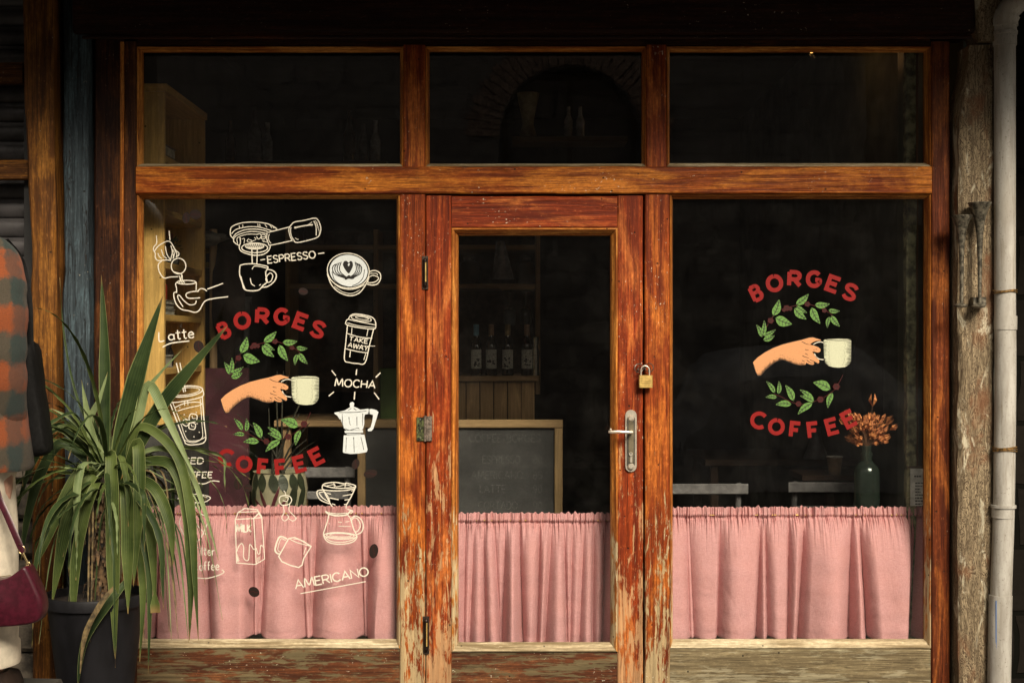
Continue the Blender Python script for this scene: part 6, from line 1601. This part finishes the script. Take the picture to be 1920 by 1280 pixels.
mb = MB(); st = smooth_pts([tuple(pb(a, b, c)) for a, b, c in ((43, 1036, 0), (32, 1010, 0), (14, 968, .01), (-6, 920, .02), (-22, 840, .0), (-30, 700, -.02), (-34, 560, -.03), (-40, 455, .04), (-45, 436, .13))], 4)
mb.tube([Vector(p) for p in st], .010, 10, flat=.22, up=(1, 0, 0)); mb.build('strap', simple('burgundy_strap', (.055, .006, .014), .4), hb)
mb = MB(); mb.tube([pb(41+6*math.cos(a), 1030+6*math.sin(a)*1.2) for a in [2*math.pi*k/16 for k in range(16)]], .0022, 8, True); mb.tube([pb(43, 1036), pb(50, 1050), pb(54, 1062)], [.004, .0032, .003], 10)
mb.tube([pb(53+4*math.cos(a), 1058+5*math.sin(a)) for a in [2*math.pi*k/14 for k in range(14)]], .0018, 8, True); mb.lathe(pb(36, 1020, -.006), [(0, -.001), (.003, 0), (0, .002)], 10)
mb.tube([pb(-60, 1080, -.02), pb(-20, 1083, -.022), pb(20, 1078, -.02)], .0012, 6)
mb.build('clasp', simple('gold_metal', (.70, .55, .28), .25, 1, 60, .1), hb)
# --- black shoulder bag hanging behind the jacket
KY = HY+.26
def pk(px, py, dy=0): return P(px, py, KY+dy)
kb = thing('black_bag', 'black shoulder bag half hidden behind the checked jacket', 'bag', tuple(pk(50, 850)))
mb = MB(); outk = [(64, 640), (76, 700), (88, 790), (95, 830), (88, 852), (40, 858), (-20, 856), (-30, 760), (-10, 690), (30, 660)]
sm = smooth_pts([tuple(pk(a, b)) for a, b in outk], 3, True); c0 = Vector(tuple(sum(p[i] for p in sm)/len(sm) for i in range(3)))
vs = []; fs = []; m_ = len(sm)
for (dy, sc) in ((-.05, .86), (-.04, .96), (0, 1), (.04, .96), (.05, .86)):
    for p in sm: v = c0+(Vector(p)-c0)*sc; vs.append((v.x+.004*mn.noise(v*20), v.y+dy, v.z))
for i in range(4):
    for k in range(m_): fs.append((i*m_+k, i*m_+(k+1) % m_, (i+1)*m_+(k+1) % m_, (i+1)*m_+k))
fs.append(tuple(range(m_))); fs.append(tuple(4*m_+k for k in range(m_)))
BLK = simple('black_nylon', (.006, .006, .006), .7, 0, 90, .4, .2, spec=.15)
mb.add(vs, fs); mb.build('bag_body', BLK, kb, angle=60)
mb = MB(); mb.tube([Vector(p) for p in smooth_pts([tuple(pk(*p)) for p in ((62, 710, -.03), (57, 640, -.03), (54, 560, -.03), (40, 490, -.04), (10, 450, -.10))], 4)], .011, 8, flat=.25, up=(1, 0, 0)); mb.build('strap', BLK, kb)
mb = MB(); mb.plank(pk(55, 703).x, pk(65, 703).x, KY-.045, KY-.038, pk(0, 703).z, pk(0, 699).z, .0008, 0, .01); mb.lathe(pk(58, 690, -.042), [(0, -.003), (.004, 0), (0, .003)], 10); mb.build('buckle', simple('nickel_buckle', (.7, .68, .62), .2, 1), kb)
